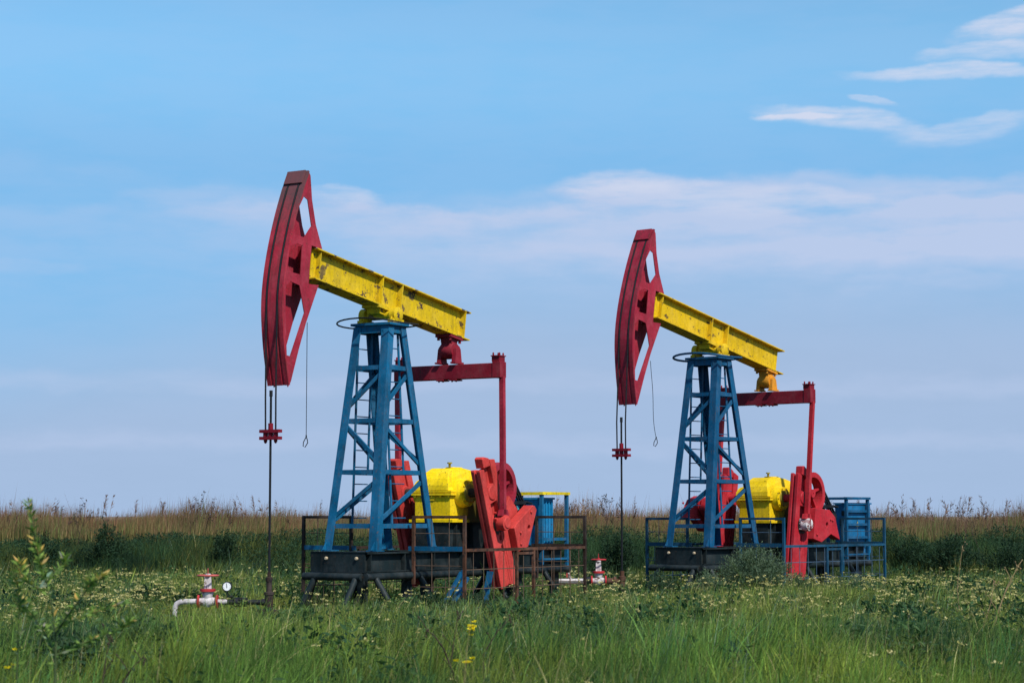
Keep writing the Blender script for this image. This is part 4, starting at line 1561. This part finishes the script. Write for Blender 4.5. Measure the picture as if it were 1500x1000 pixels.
def px_at(px, py, Y):
    """ground-plan x and height of what stands Y metres away at a given spot of the view"""
    p = math.atan(256 / 3000)
    c, s = math.cos(p), math.sin(p)
    a, b = (px - 750) / 3000, -(py - 500) / 3000
    yy = c - b * s
    return a / yy * Y, EYE + (s + b * c) / yy * Y

def dry_weed(px, Y, h, label, dark=True, heads=True, seed=0, spread=.5, col_m=None, group='dead weed stalks standing in the dry grass'):
    rr = random.Random(seed)
    x, _ = px_at(px, 800, Y)
    z0 = float(ground_z(x, Y))
    root = empty('dry_weed', (x, Y, z0))
    tag(root, label, 'dry weed', group)
    st, hd = MB(False), MB(False)
    mat = col_m or (TW if dark else TWR)
    def branch(p, d, L_, r0, lvl):
        pts = [p]
        q = Vector(p)
        dd = Vector(d)
        for i in range(4):
            dd = (dd + Vector((rr.gauss(0, .10), rr.gauss(0, .10), .05))).normalized()
            q = q + dd * L_ / 4
            pts.append(tuple(q))
            if lvl < 2 and i >= 1:
                for _ in range(rr.choice((1, 1, 2))):
                    a = rr.random() * 6.28
                    nd = (dd * .75 + Vector((math.cos(a), math.sin(a) * .7, .25)) * spread).normalized()
                    branch(tuple(q), nd, L_ * rr.uniform(.35, .55), r0 * .55, lvl + 1)
        st.tube(pts, [r0 * (1 - .6 * i / 4) for i in range(5)], 5)
        if heads and lvl >= 1:
            for _ in range(3):
                c = q + Vector((rr.gauss(0, .025), rr.gauss(0, .025), rr.gauss(0, .015)))
                hd.lathe(c, (rr.gauss(0, .4), rr.gauss(0, .4), 1), [(-.012, .005), (0, .018), (.012, .006)], 6)
    branch((0, 0, -.02), (rr.gauss(0, .08), 0, 1), h * .72, .011, 0)
    st.build('stalk', mat, root)
    if heads:
        hd.build('seed_head', mat, root)

weeds = [(112, 60, 1.32, 'branching dead weed right of the willow sapling top', True, True, 1),
         (298, 61, 1.30, 'branching dead weed with dark umbel heads above the white valve', True, True, 2),
         (882, 60, 1.45, 'largest dead umbel weed, standing in dry grass between the two pumpjacks', True, True, 3),
         (1398, 60, 1.45, 'tall thin dead weed at far right, left of the leaning stalks', False, False, 4),
         (1440, 58, 1.55, 'leaning dead weed with dark heads at the far right edge of the field', True, True, 5)]
for (px, Y, h, lb, dk, hdz, sd) in weeds:
    dry_weed(px, Y, h, lb, dk, hdz, sd)

def plume(px, Y, h, label, seed):
    rr = random.Random(seed)
    x, _ = px_at(px, 800, Y)
    root = empty('reed_plume', (x, Y, float(ground_z(x, Y))))
    tag(root, label, 'reed', 'feathery reed plumes above the dry grass')
    st = MB(False)
    lean = rr.choice((-1, 1)) * rr.uniform(.03, .16)
    pts = [(lean * h * t * t, 0, h * t) for t in (0, .3, .6, .85, 1)]
    st.tube(pts, [.008, .007, .006, .005, .002], 5)
    st.build('stalk', TWR, root)
    pf = MB(False)
    for i in range(46):
        t = .70 + .30 * rr.random()
        b = Vector((lean * h * t * t, 0, h * t))
        d = Vector((rr.gauss(math.copysign(.55, lean), .5), rr.gauss(0, .4), 1)).normalized() * rr.uniform(.05, .15) * (1.5 - t)
        pf.tube([b, b + d * 1.2, b + d * 2 - Vector((0, 0, .03))], [.003, .004, .001], 4)
    pf.build('plume', TWR, root)
for i, (px, Y, h) in enumerate(((147, 62, 1.48), (376, 61, 1.45), (352, 63, 1.34), (284, 62, 1.30), (1414, 60, 1.45), (232, 64, 1.26), (196, 63, 1.28), (1348, 62, 1.32), (1470, 60, 1.42))):
    plume(px, Y, h, ['tall pale reed plume left of the white valve', 'thick brown reed plume just left of the nearer polished rod', 'short reed plume beside the thick brown one',
                     'slender reed plume above the white valve', 'curved reed plume near the right edge of the field', 'short reed plume in the middle of the left field',
                     'short reed plume behind the willow sapling', 'upright reed plume right of the farther cabinet', 'rightmost reed plume in the field'][i], i + 30)

def shrub(px, Y, w, h, label, c_lo, c_hi, n, seed, leaf=(.05, .11), upright=.5, group=None, name='shrub', z_off=0.0, fine=.35, depth=None):
    """bush of many leafy shoots fanning out of a short stem; uneven outline with gaps"""
    r = np.random.default_rng(seed)
    x, _ = px_at(px, 830, Y)
    z0 = float(ground_z(x, Y)) + z_off
    root = empty(name, (x, Y, z0))
    tag(root, label, name.replace('_', ' '), group)
    ns = max(14, n // 90)
    st = MB(False)
    P, D, Cc = [], [], []
    for i in range(ns):
        a = r.random() * 6.283
        q = r.random() ** .6
        tx = math.cos(a) * w / 2 * q
        ty = math.sin(a) * (depth or w) / 2 * q
        tz = h * (1 - .55 * q ** 2) * r.uniform(.72, 1.05)
        tip = Vector((tx, ty, tz))
        midp = Vector((tx * .35, ty * .35, tz * .55))
        st.tube([(tx * .08, ty * .08, -.03), tuple(midp), tuple(tip)], [.011, .007, .003], 5)
        m_ = n // ns
        t = r.random(m_) ** .75
        base = np.outer((1 - t) ** 2, (tx * .08, ty * .08, 0)) + np.outer(2 * t * (1 - t), midp) + np.outer(t ** 2, tip)
        base += r.normal(0, .035 + .05 * fine, (m_, 3)) * np.array([1, 1, .8])
        base[:, 2] = np.maximum(base[:, 2], .02)
        P.append(base)
        dd = r.normal(0, 1, (m_, 3))
        dd[:, 2] += upright * 1.6
        dd += np.array([tx, ty, 0]) / max(w, .1)
        D.append(dd)
        sh = np.clip(r.random(m_) * .8 + r.normal(0, .15), 0, 1)
        Cc.append(lerp3(c_lo, c_hi, sh))
    P, D, Cc = np.concatenate(P), np.concatenate(D), np.concatenate(Cc)
    st.build('stem', TWG, root)
    ln = leaf[0] + (leaf[1] - leaf[0]) * r.random(len(P))
    V, Q, T, C2 = leaves(P, D, ln, ln * fine, Cc, r)
    mesh_np('foliage', V, Q, T, C2, LEAF, None, root)
    return root

GB = 'bushes along the bank behind the pumpjacks'
DK, DK2 = (.010, .028, .016), (.036, .074, .034)
shrub(905, 55, 1.5, 1.42, 'dark green bush between the pumpjacks, behind the white capped pipe', DK, DK2, 5200, 61, group=GB)
shrub(152, 57, 1.5, 1.35, 'tallest dark round bush on the bank left of the valve', DK, DK2, 5000, 62, group=GB)
shrub(330, 57, .9, 1.22, 'small dark bush on the bank just above the pressure gauge', DK, DK2, 2600, 63, group=GB)
shrub(1395, 56, 2.0, 1.20, 'broad dark bush on the bank right of the farther railing', DK, DK2, 5200, 64, group=GB)
shrub(1478, 55, 1.7, 1.25, 'dark bush on the bank at the right edge', DK, DK2, 4200, 65, group=GB)
shrub(1330, 57, 1.3, 1.0, 'low dark bush right behind the corner of the farther railing', DK, DK2, 3000, 66, group=GB)
shrub(60, 57, 1.6, 1.05, 'low dark bush on the bank behind the willow sapling', DK, DK2, 3000, 67, group=GB)
GA = 'grey green wormwood bushes in front of the farther pumpjack'
A1, A2 = (.050, .090, .052), (.165, .225, .135)
Yf = float(P2W('R', .0, 1.9).y) - 1.0
shrub(1105, Yf, 2.0, 1.16, 'large grey green wormwood bush hiding the skid of the farther pumpjack', A1, A2, 17000, 71, leaf=(.03, .075), upright=.9, group=GA, fine=.3)
shrub(1038, Yf - 1, 1.1, .62, 'low wormwood clump left of the large wormwood bush', A1, A2, 3600, 72, leaf=(.03, .07), upright=.9, group=GA, fine=.3)
shrub(968, Yf - 3, .8, .72, 'dark green wormwood clump left of the farther pumpjack front', (.02, .05, .028), (.07, .115, .06), 3000, 73, leaf=(.03, .08), upright=1.2, group=GA, fine=.3)
shrub(1168, Yf - 1.5, .9, .55, 'wormwood clump at the foot of the farther red crank', A1, (.10, .14, .07), 3000, 74, leaf=(.03, .07), upright=1.0, group=GA, fine=.3)
shrub(1250, Yf - .5, 1.2, .5, 'spreading wormwood clump before the farther railing gate', A1, A2, 3600, 75, leaf=(.03, .07), upright=.9, group=GA, fine=.3)
shrub(640, 36.2, .9, .38, 'low weed clump under the nearer pumpjack skid beside the trestle', (.014, .04, .022), (.05, .09, .04), 2200, 76, leaf=(.04, .09), upright=.8, group='weed clumps by the nearer pumpjack', fine=.35)
shrub(700, 36.5, 1.1, .42, 'weed clump at the foot of the nearer red crank', (.016, .042, .024), (.07, .11, .05), 2600, 77, leaf=(.04, .09), upright=.9, group='weed clumps by the nearer pumpjack', fine=.35)
GF = 'leafy weeds in the foreground grass'
shrub(1335, 25, .36, .50, 'dark broad leaved dock plant in the right foreground', (.016, .05, .02), (.06, .13, .04), 150, 81, leaf=(.09, .20), upright=1.0, group=GF, fine=.3, name='weed')
shrub(905, 20.2, .6, .60, 'yellow green spurge clump at the bottom edge of the meadow', (.10, .15, .03), (.24, .30, .06), 1500, 82, leaf=(.02, .045), upright=1.4, group=GF, fine=.55, name='weed')
shrub(985, 20.3, .5, .55, 'smaller yellow green spurge clump right of the first one', (.10, .15, .03), (.22, .28, .06), 1100, 83, leaf=(.02, .045), upright=1.4, group=GF, fine=.55, name='weed')
shrub(110, 21.5, 1.5, .62, 'dark leafy weed clump at the foot of the willow sapling', (.012, .034, .018), (.055, .10, .045), 2200, 84, leaf=(.05, .11), upright=.7, group=GF, fine=.42, name='weed')
shrub(210, 24.0, 1.3, .60, 'bushy green weed right of the willow sapling', (.016, .042, .018), (.075, .13, .045), 2200, 85, leaf=(.04, .09), upright=.8, group=GF, fine=.4, name='weed')
shrub(1120, 22.5, 1.2, .50, 'dark bluish weed patch in the middle right foreground', (.010, .032, .018), (.04, .085, .045), 2000, 86, leaf=(.04, .09), upright=.9, group=GF, fine=.35, name='weed')

# willow sapling close to the road, at the left
def willow():
    rr = random.Random(5)
    r = np.random.default_rng(91)
    Y = 15.0
    def at(px, py, dy=0.0):
        x, z = px_at(px, py, Y)
        return Vector((x, dy, z))
    bx = at(82, 1000).x
    root = empty('willow_sapling', (bx, Y, 0))
    tag(root, 'slender willow sapling with yellowish shoot tips at the left edge of the foreground', 'sapling')
    o = Vector((bx, 0, 0))
    st = MB(False)
    P, D, Cc, Ln = [], [], [], []
    def shoot(pts, r0, n, tipcol, ll=(.045, .088), spread=1.0):
        pts = [p - o for p in pts]
        st.tube(pts, [r0 * (1 - .75 * i / (len(pts) - 1)) for i in range(len(pts))], 7)
        for i in range(int(n * 3.0)):
            t = rr.random() ** .8 * (len(pts) - 1)
            k = min(int(t), len(pts) - 2)
            q = pts[k].lerp(pts[k + 1], t - k)
            ax = (pts[k + 1] - pts[k]).normalized()
            a = rr.random() * 6.28
            d = ax * .7 + Vector((math.cos(a), math.sin(a), rr.gauss(.1, .4))) * spread
            P.append(tuple(q)); D.append(tuple(d))
            f = t / (len(pts) - 1)
            if rr.random() < tipcol * f * .55:
                Cc.append((rr.uniform(.45, .65), rr.uniform(.36, .46), rr.uniform(.08, .16)))
            elif rr.random() < .12:
                Cc.append((rr.uniform(.2, .32), rr.uniform(.26, .36), rr.uniform(.14, .24)))
            else:
                s = rr.random()
                Cc.append((.05 + .20 * s, .12 + .25 * s, .03 + .05 * s))
            Ln.append(rr.uniform(*ll))
    z0 = Vector((at(82, 1000).x, 0, -.02))
    main = [z0, at(81, 1000), at(82, 940), at(76, 890, .02), at(66, 850, .03), at(58, 825, .03), at(52, 790, .0), at(47, 760, -.02), at(43, 735, -.02)]
    shoot(main[:5], .014, 10, .2)
    shoot(main[4:7], .009, 40, .6)
    shoot(main[6:], .006, 18, .25, (.05, .08))
    shoot([at(80, 930), at(100, 905, -.1), at(130, 870, -.2), at(146, 850, -.25), at(160, 842, -.25)], .007, 42, .6)
    shoot([at(80, 920), at(110, 905, .1), at(140, 895, .2), at(170, 885, .25)], .006, 34, .5)
    shoot([at(70, 870), at(50, 855, -.1), at(38, 838, -.15), at(36, 822, -.15)], .006, 30, .7)
    shoot([at(66, 850), at(78, 838, .1), at(86, 825, .15), at(90, 815, .15)], .005, 20, .4)
    shoot([at(81, 960), at(60, 930, .15), at(35, 905, .3), at(10, 880, .4)], .007, 50, .3)
    shoot([at(81, 960), at(110, 945, .2), at(150, 930, .3), at(180, 912, .35)], .007, 50, .3)
    shoot([at(10, 1000, .3), at(14, 900, .3), at(12, 860, .3), at(8, 840, .3)], .007, 34, .5)
    st.build('stem', TWG, root, True)
    P, D, Cc, Ln = np.array(P), np.array(D), np.array(Cc), np.array(Ln)
    V, Q, T, C2 = leaves(P, D, Ln, Ln * .27, Cc, r)
    mesh_np('foliage', V, Q, T, C2, LEAF, None, root)
willow()

# yellow flowers in the foreground
def yellow_flower(px, py, Y, label, n, seed):
    rr = random.Random(seed)
    r = np.random.default_rng(seed)
    x, z = px_at(px, py, Y)
    root = empty('yellow_wildflower', (x, Y, 0))
    tag(root, label, 'flower', 'yellow wildflowers in the foreground grass')
    st = MB(False)
    st.tube([(0, 0, -.02), (.02, 0, z * .5), (0, 0, z)], [.006, .005, .003], 6)
    P, D = [], []
    for i in range(n):
        c = Vector((rr.gauss(0, .025), rr.gauss(0, .02), z + rr.gauss(0, .03)))
        st.tube([(0, 0, z - .12), tuple(c)], .0025, 4)
        for q in range(5):
            a = q * 1.257 + rr.random()
            P.append(tuple(c)); D.append((math.cos(a), math.sin(a), .45))
    st.build('stem', TWG, root)
    P, D = np.array(P), np.array(D)
    ln = np.full(len(P), .036)
    V, Q, T, C2 = leaves(P, D, ln, ln * .8, np.tile([[.78, .62, .02]], (len(P), 1)) * (.85 + .3 * r.random((len(P), 1))), r)
    mesh_np('petals', V, Q, T, C2, PETAL, None, root)
yellow_flower(690, 918, 21.5, 'taller yellow wildflower spike in the centre foreground', 14, 1)
yellow_flower(683, 966, 18.5, 'low yellow wildflower in the centre foreground below the taller spike', 6, 2)
yellow_flower(18, 969, 17.0, 'yellow wildflower at the bottom left beside the willow sapling', 3, 3)

# dark dead stalks in the foreground
def fg_stalk(pts, Y, label, mat, r0, seed, side=3):
    rr = random.Random(seed)
    w = [px_at(px, py, Y) for px, py in pts]
    bx = w[0][0]
    root = empty('dead_stalk', (bx, Y, 0))
    tag(root, label, 'stalk', 'dead stalks in the foreground grass')
    st, hd = MB(False), MB(False)
    P = [Vector((bx - bx, 0, -.02))] + [Vector((x - bx, 0, max(z, .02))) for x, z in w]
    st.tube(P, [r0 * (1 - .6 * i / (len(P) - 1)) for i in range(len(P))], 6)
    for i in range(side):
        k = rr.randint(1, len(P) - 2)
        q = P[k].lerp(P[k + 1], rr.random())
        d = Vector((rr.choice((-1, 1)) * rr.uniform(.3, .8), rr.gauss(0, .4), 1)).normalized() * rr.uniform(.08, .2)
        st.tube([q, q + d * .5 + Vector((0, 0, .01)), q + d], r0 * .4, 5)
        hd.lathe(q + d, d, [(-.01, .004), (.0, .009), (.015, .003)], 6)
    tip = P[-1]
    for i in range(4):
        hd.lathe(tip + Vector((rr.gauss(0, .012), rr.gauss(0, .012), -.02 * i)), (0, 0, 1), [(-.012, .003), (0, .010), (.015, .003)], 6)
    st.build('stalk', mat, root)
    hd.build('seed_head', mat, root)
fg_stalk([(664, 985), (650, 950), (636, 930), (624, 922)], 19.0, 'dark bent dead stalk in the centre foreground', TW, .011, 1)
fg_stalk([(660, 975), (666, 930), (672, 895)], 19.3, 'upright dark dead stalk in the centre foreground', TW, .009, 2)
fg_stalk([(708, 958), (728, 925), (748, 905)], 19.5, 'dark dead stalk leaning right beside the yellow flower spike', TW, .009, 3)
fg_stalk([(150, 1000), (155, 965), (162, 932)], 17.5, 'dark dead stalk at the bottom left beside the sapling', TW, .010, 4)
fg_stalk([(180, 998), (196, 975), (210, 962)], 17.5, 'dark dead stalk leaning right at the bottom left', TW, .010, 5)
fg_stalk([(1452, 930), (1462, 895), (1474, 862), (1492, 828)], 27, 'thick orange brown dead stalk leaning right near the right edge', TWS, .012, 6, 6)
fg_stalk([(1405, 940), (1406, 900), (1402, 860), (1410, 800)], 30, 'thin straw coloured dead stalk near the right edge', TWS, .007, 7, 5)
fg_stalk([(1440, 920), (1452, 880), (1456, 850)], 29, 'short straw coloured dead stalk beside the leaning one', TWS, .008, 8, 5)
fg_stalk([(1240, 820), (1250, 815), (1262, 806)], 29, 'hidden', TWS, .006, 9) if False else None

# ------------------------------------------------------------------ sky and light
SUN_EL, SUN_AZ = R(48), R(147)       # azimuth clockwise from +Y; behind the camera, to the right
world = bpy.data.worlds.new('World')
sc.world = world
world.use_nodes = True
N, L = world.node_tree.nodes, world.node_tree.links
bg = N['Background']
sky = N.new('ShaderNodeTexSky')
sky.sky_type = 'NISHITA'
sky.sun_disc = False
sky.sun_elevation = SUN_EL
sky.sun_rotation = SUN_AZ
sky.air_density = 1.0
sky.dust_density = .6
sky.ozone_density = 2.0
tc = N.new('ShaderNodeTexCoord')
sp = N.new('ShaderNodeSeparateXYZ')
L.new(tc.outputs['Generated'], sp.inputs[0])
az = math_n(N, L, 'MULTIPLY', math_n(N, L, 'ARCTAN2', sp.outputs[0], sp.outputs[1]), 57.2958)
el = math_n(N, L, 'MULTIPLY', math_n(N, L, 'ARCSINE', sp.outputs[2]), 57.2958)
def cvec(sx, sy, ox=0.0, oy=0.0):
    c = N.new('ShaderNodeCombineXYZ')
    L.new(math_n(N, L, 'MULTIPLY_ADD', az, sx, ox), c.inputs[0])
    L.new(math_n(N, L, 'MULTIPLY_ADD', el, sy, oy), c.inputs[1])
    return c.outputs[0]
def smooth(x, a, b):
    n = N.new('ShaderNodeMapRange')
    n.interpolation_type = 'SMOOTHSTEP'
    n.inputs[1].default_value = a
    n.inputs[2].default_value = b
    L.new(x, n.inputs[0])
    return n.outputs[0]
def add(*xs):
    o = xs[0]
    for q in xs[1:]:
        o = math_n(N, L, 'ADD', o, q)
    return o
def mul(a, b):
    return math_n(N, L, 'MULTIPLY', a, b)
edge_n = noise_node(N, L, cvec(.16, .10, 3.1, 1.7), 1.0, 5, .55).outputs['Fac']
fine_n = noise_node(N, L, cvec(.55, 1.3, 8.2, 2.2), 1.0, 6, .6).outputs['Fac']
def deck(top, amp, soft, thick, ox):
    """cloud deck with a crisp upper edge that thins out downwards"""
    nz = noise_node(N, L, cvec(.13, .02, ox, ox * .7), 1.0, 4, .5).outputs['Fac']
    e = add(el, mul(math_n(N, L, 'SUBTRACT', nz, .5), -amp), mul(math_n(N, L, 'SUBTRACT', fine_n, .5), -.8))
    up = smooth(e, top, top - soft)
    dn = smooth(e, top - thick, top - soft)
    return mul(up, dn)
warp = noise_node(N, L, cvec(.33, .75, 5.5, 9.0), 1.0, 5, .6)
wsep = N.new('ShaderNodeSeparateColor')
L.new(warp.outputs['Color'], wsep.inputs[0])
az_w = add(az, mul(math_n(N, L, 'SUBTRACT', wsep.outputs[0], .5), 3.4))
el_w = add(el, mul(math_n(N, L, 'SUBTRACT', wsep.outputs[1], .5), .75))
streak_n = noise_node(N, L, cvec(.5, 3.2, 1.2, 6.2), 1.0, 6, .65).outputs['Fac']
def wisp(a0, e0, ra, re, slope=0.0):
    """one soft cloud: crisp warped upper rim, long thin ends, underside dissolving"""
    da = math_n(N, L, 'DIVIDE', math_n(N, L, 'SUBTRACT', az_w, a0), ra)
    de = math_n(N, L, 'SUBTRACT', math_n(N, L, 'SUBTRACT', el_w, e0), mul(math_n(N, L, 'SUBTRACT', az, a0), slope))
    de = math_n(N, L, 'DIVIDE', de, re)
    de = add(mul(de, 1.05), mul(math_n(N, L, 'ABSOLUTE', de), .35))
    d = add(mul(da, da), mul(de, de))
    body = math_n(N, L, 'SUBTRACT', 1.0, d, clamp=True)
    return mul(smooth(body, .0, .9), smooth(streak_n, .12, .70))
def px2dir(px, py):
    return math.degrees(math.atan((px - 750) / 3000)), math.degrees(math.atan((756 - py) / 3000))
right_w = smooth(az, -11.0, -2.0)
right_w2 = smooth(az, -3.0, 4.0)
clouds = mul(deck(8.75, 1.6, .40, 3.4, 4.3), math_n(N, L, 'MULTIPLY_ADD', right_w, .75, .25))
deck2 = mul(deck(9.5, 2.4, .40, 1.5, 9.1), math_n(N, L, 'MULTIPLY_ADD', right_w2, .8, .2))
deck3 = mul(deck(7.75, 1.2, .35, 1.3, 22.7), right_w2)
low = add(deck(4.1, .9, .5, .9, 15.4), deck(2.5, .8, .5, .9, 31.2))
ripple = noise_node(N, L, cvec(.28, 1.1, 2.7, 4.4), 1.0, 6, .62).outputs['Fac']
ripple = smooth(ripple, .22, .70)
layer = mul(add(mul(clouds, .88), mul(deck2, .55), mul(deck3, .35), mul(low, .34)), math_n(N, L, 'MULTIPLY_ADD', ripple, .65, .45))
bright = mul(low, 0.0)
for (px, py, rx, ry, sl, amt) in ((905, 268, 95, 26, -.02, .55), (1080, 290, 230, 30, -.06, .5), (1380, 290, 170, 20, .0, .35), (320, 292, 150, 22, -.04, .30), (505, 285, 70, 16, 0, .4),
                                  (1495, 42, 100, 26, .22, .95), (1450, 84, 110, 13, .06, .75), (1400, 109, 150, 13, -.02, .85), (1245, 174, 120, 19, -.10, .8), (1296, 151, 36, 8, -.2, .6), (1180, 174, 60, 5, 0, .6),
                                  (1430, 192, 110, 22, .12, .6), (1250, 830, 1, 1, 0, 0), (1280, 415, 50, 14, 0, .18), (1410, 410, 60, 14, 0, .22), (40, 395, 60, 8, 0, .2), (1490, 350, 260, 22, .04, .4)):
    if amt == 0:
        continue
    a0, e0 = px2dir(px, py)
    if 240 < py < 300 and amt >= .4:
        bright = add(bright, mul(wisp(a0, e0 + .12, rx / 3000 * 62, ry / 3000 * 50, sl), .38))
    if amt >= .55 and py < 230:
        bright = add(bright, mul(wisp(a0, e0, rx / 3000 * 66, ry / 3000 * 58, sl), amt * .92))
    else:
        layer = add(layer, mul(wisp(a0, e0, rx / 3000 * 70, ry / 3000 * 75, sl), amt))
layer = math_n(N, L, 'MINIMUM', layer, .92)
bright = math_n(N, L, 'MINIMUM', bright, .9)
el_h = math_n(N, L, 'MULTIPLY_ADD', math_n(N, L, 'MINIMUM', az, 0.0), -.17, el)
haze_f = mul(smooth(add(el_h, mul(math_n(N, L, 'SUBTRACT', edge_n, .5), 1.6)), 9.3, 3.8), .93)
skyc = mix(N, L, 1.0, sky.outputs[0], (.67, .98, 1.05), 'MULTIPLY')
skyc = mix(N, L, mul(smooth(el, 14.0, 9.5), .92), skyc, (1.36, 3.2, 5.45))
skyc = mix(N, L, haze_f, skyc, (2.50, 3.32, 4.75))
skyc = mix(N, L, layer, skyc, (3.36, 4.0, 5.45))
skyc = mix(N, L, bright, skyc, (4.5, 4.75, 5.7))
skyc = mix(N, L, mul(smooth(ripple, .0, 1.0), .10), skyc, (3.0, 3.9, 5.6))
L.new(skyc, bg.inputs['Color'])
bg.inputs['Strength'].default_value = .10

sun_d = bpy.data.lights.new('sun', 'SUN')
sun_d.energy = 3.4
sun_d.angle = R(2.0)
sun_d.color = (1.0, .95, .88)
sun = bpy.data.objects.new('sun', sun_d)
col.objects.link(sun)
dv = Vector((math.sin(SUN_AZ) * math.cos(SUN_EL), math.cos(SUN_AZ) * math.cos(SUN_EL), math.sin(SUN_EL)))
sun.rotation_euler = (-dv).to_track_quat('-Z', 'Y').to_euler()

sc.view_settings.view_transform = 'Standard'
sc.view_settings.look = 'None'
sc.view_settings.exposure = .6
sc.view_settings.gamma = 1
sc.render.film_transparent = False
sc.cycles.max_bounces = 6
sc.cycles.use_denoising = True
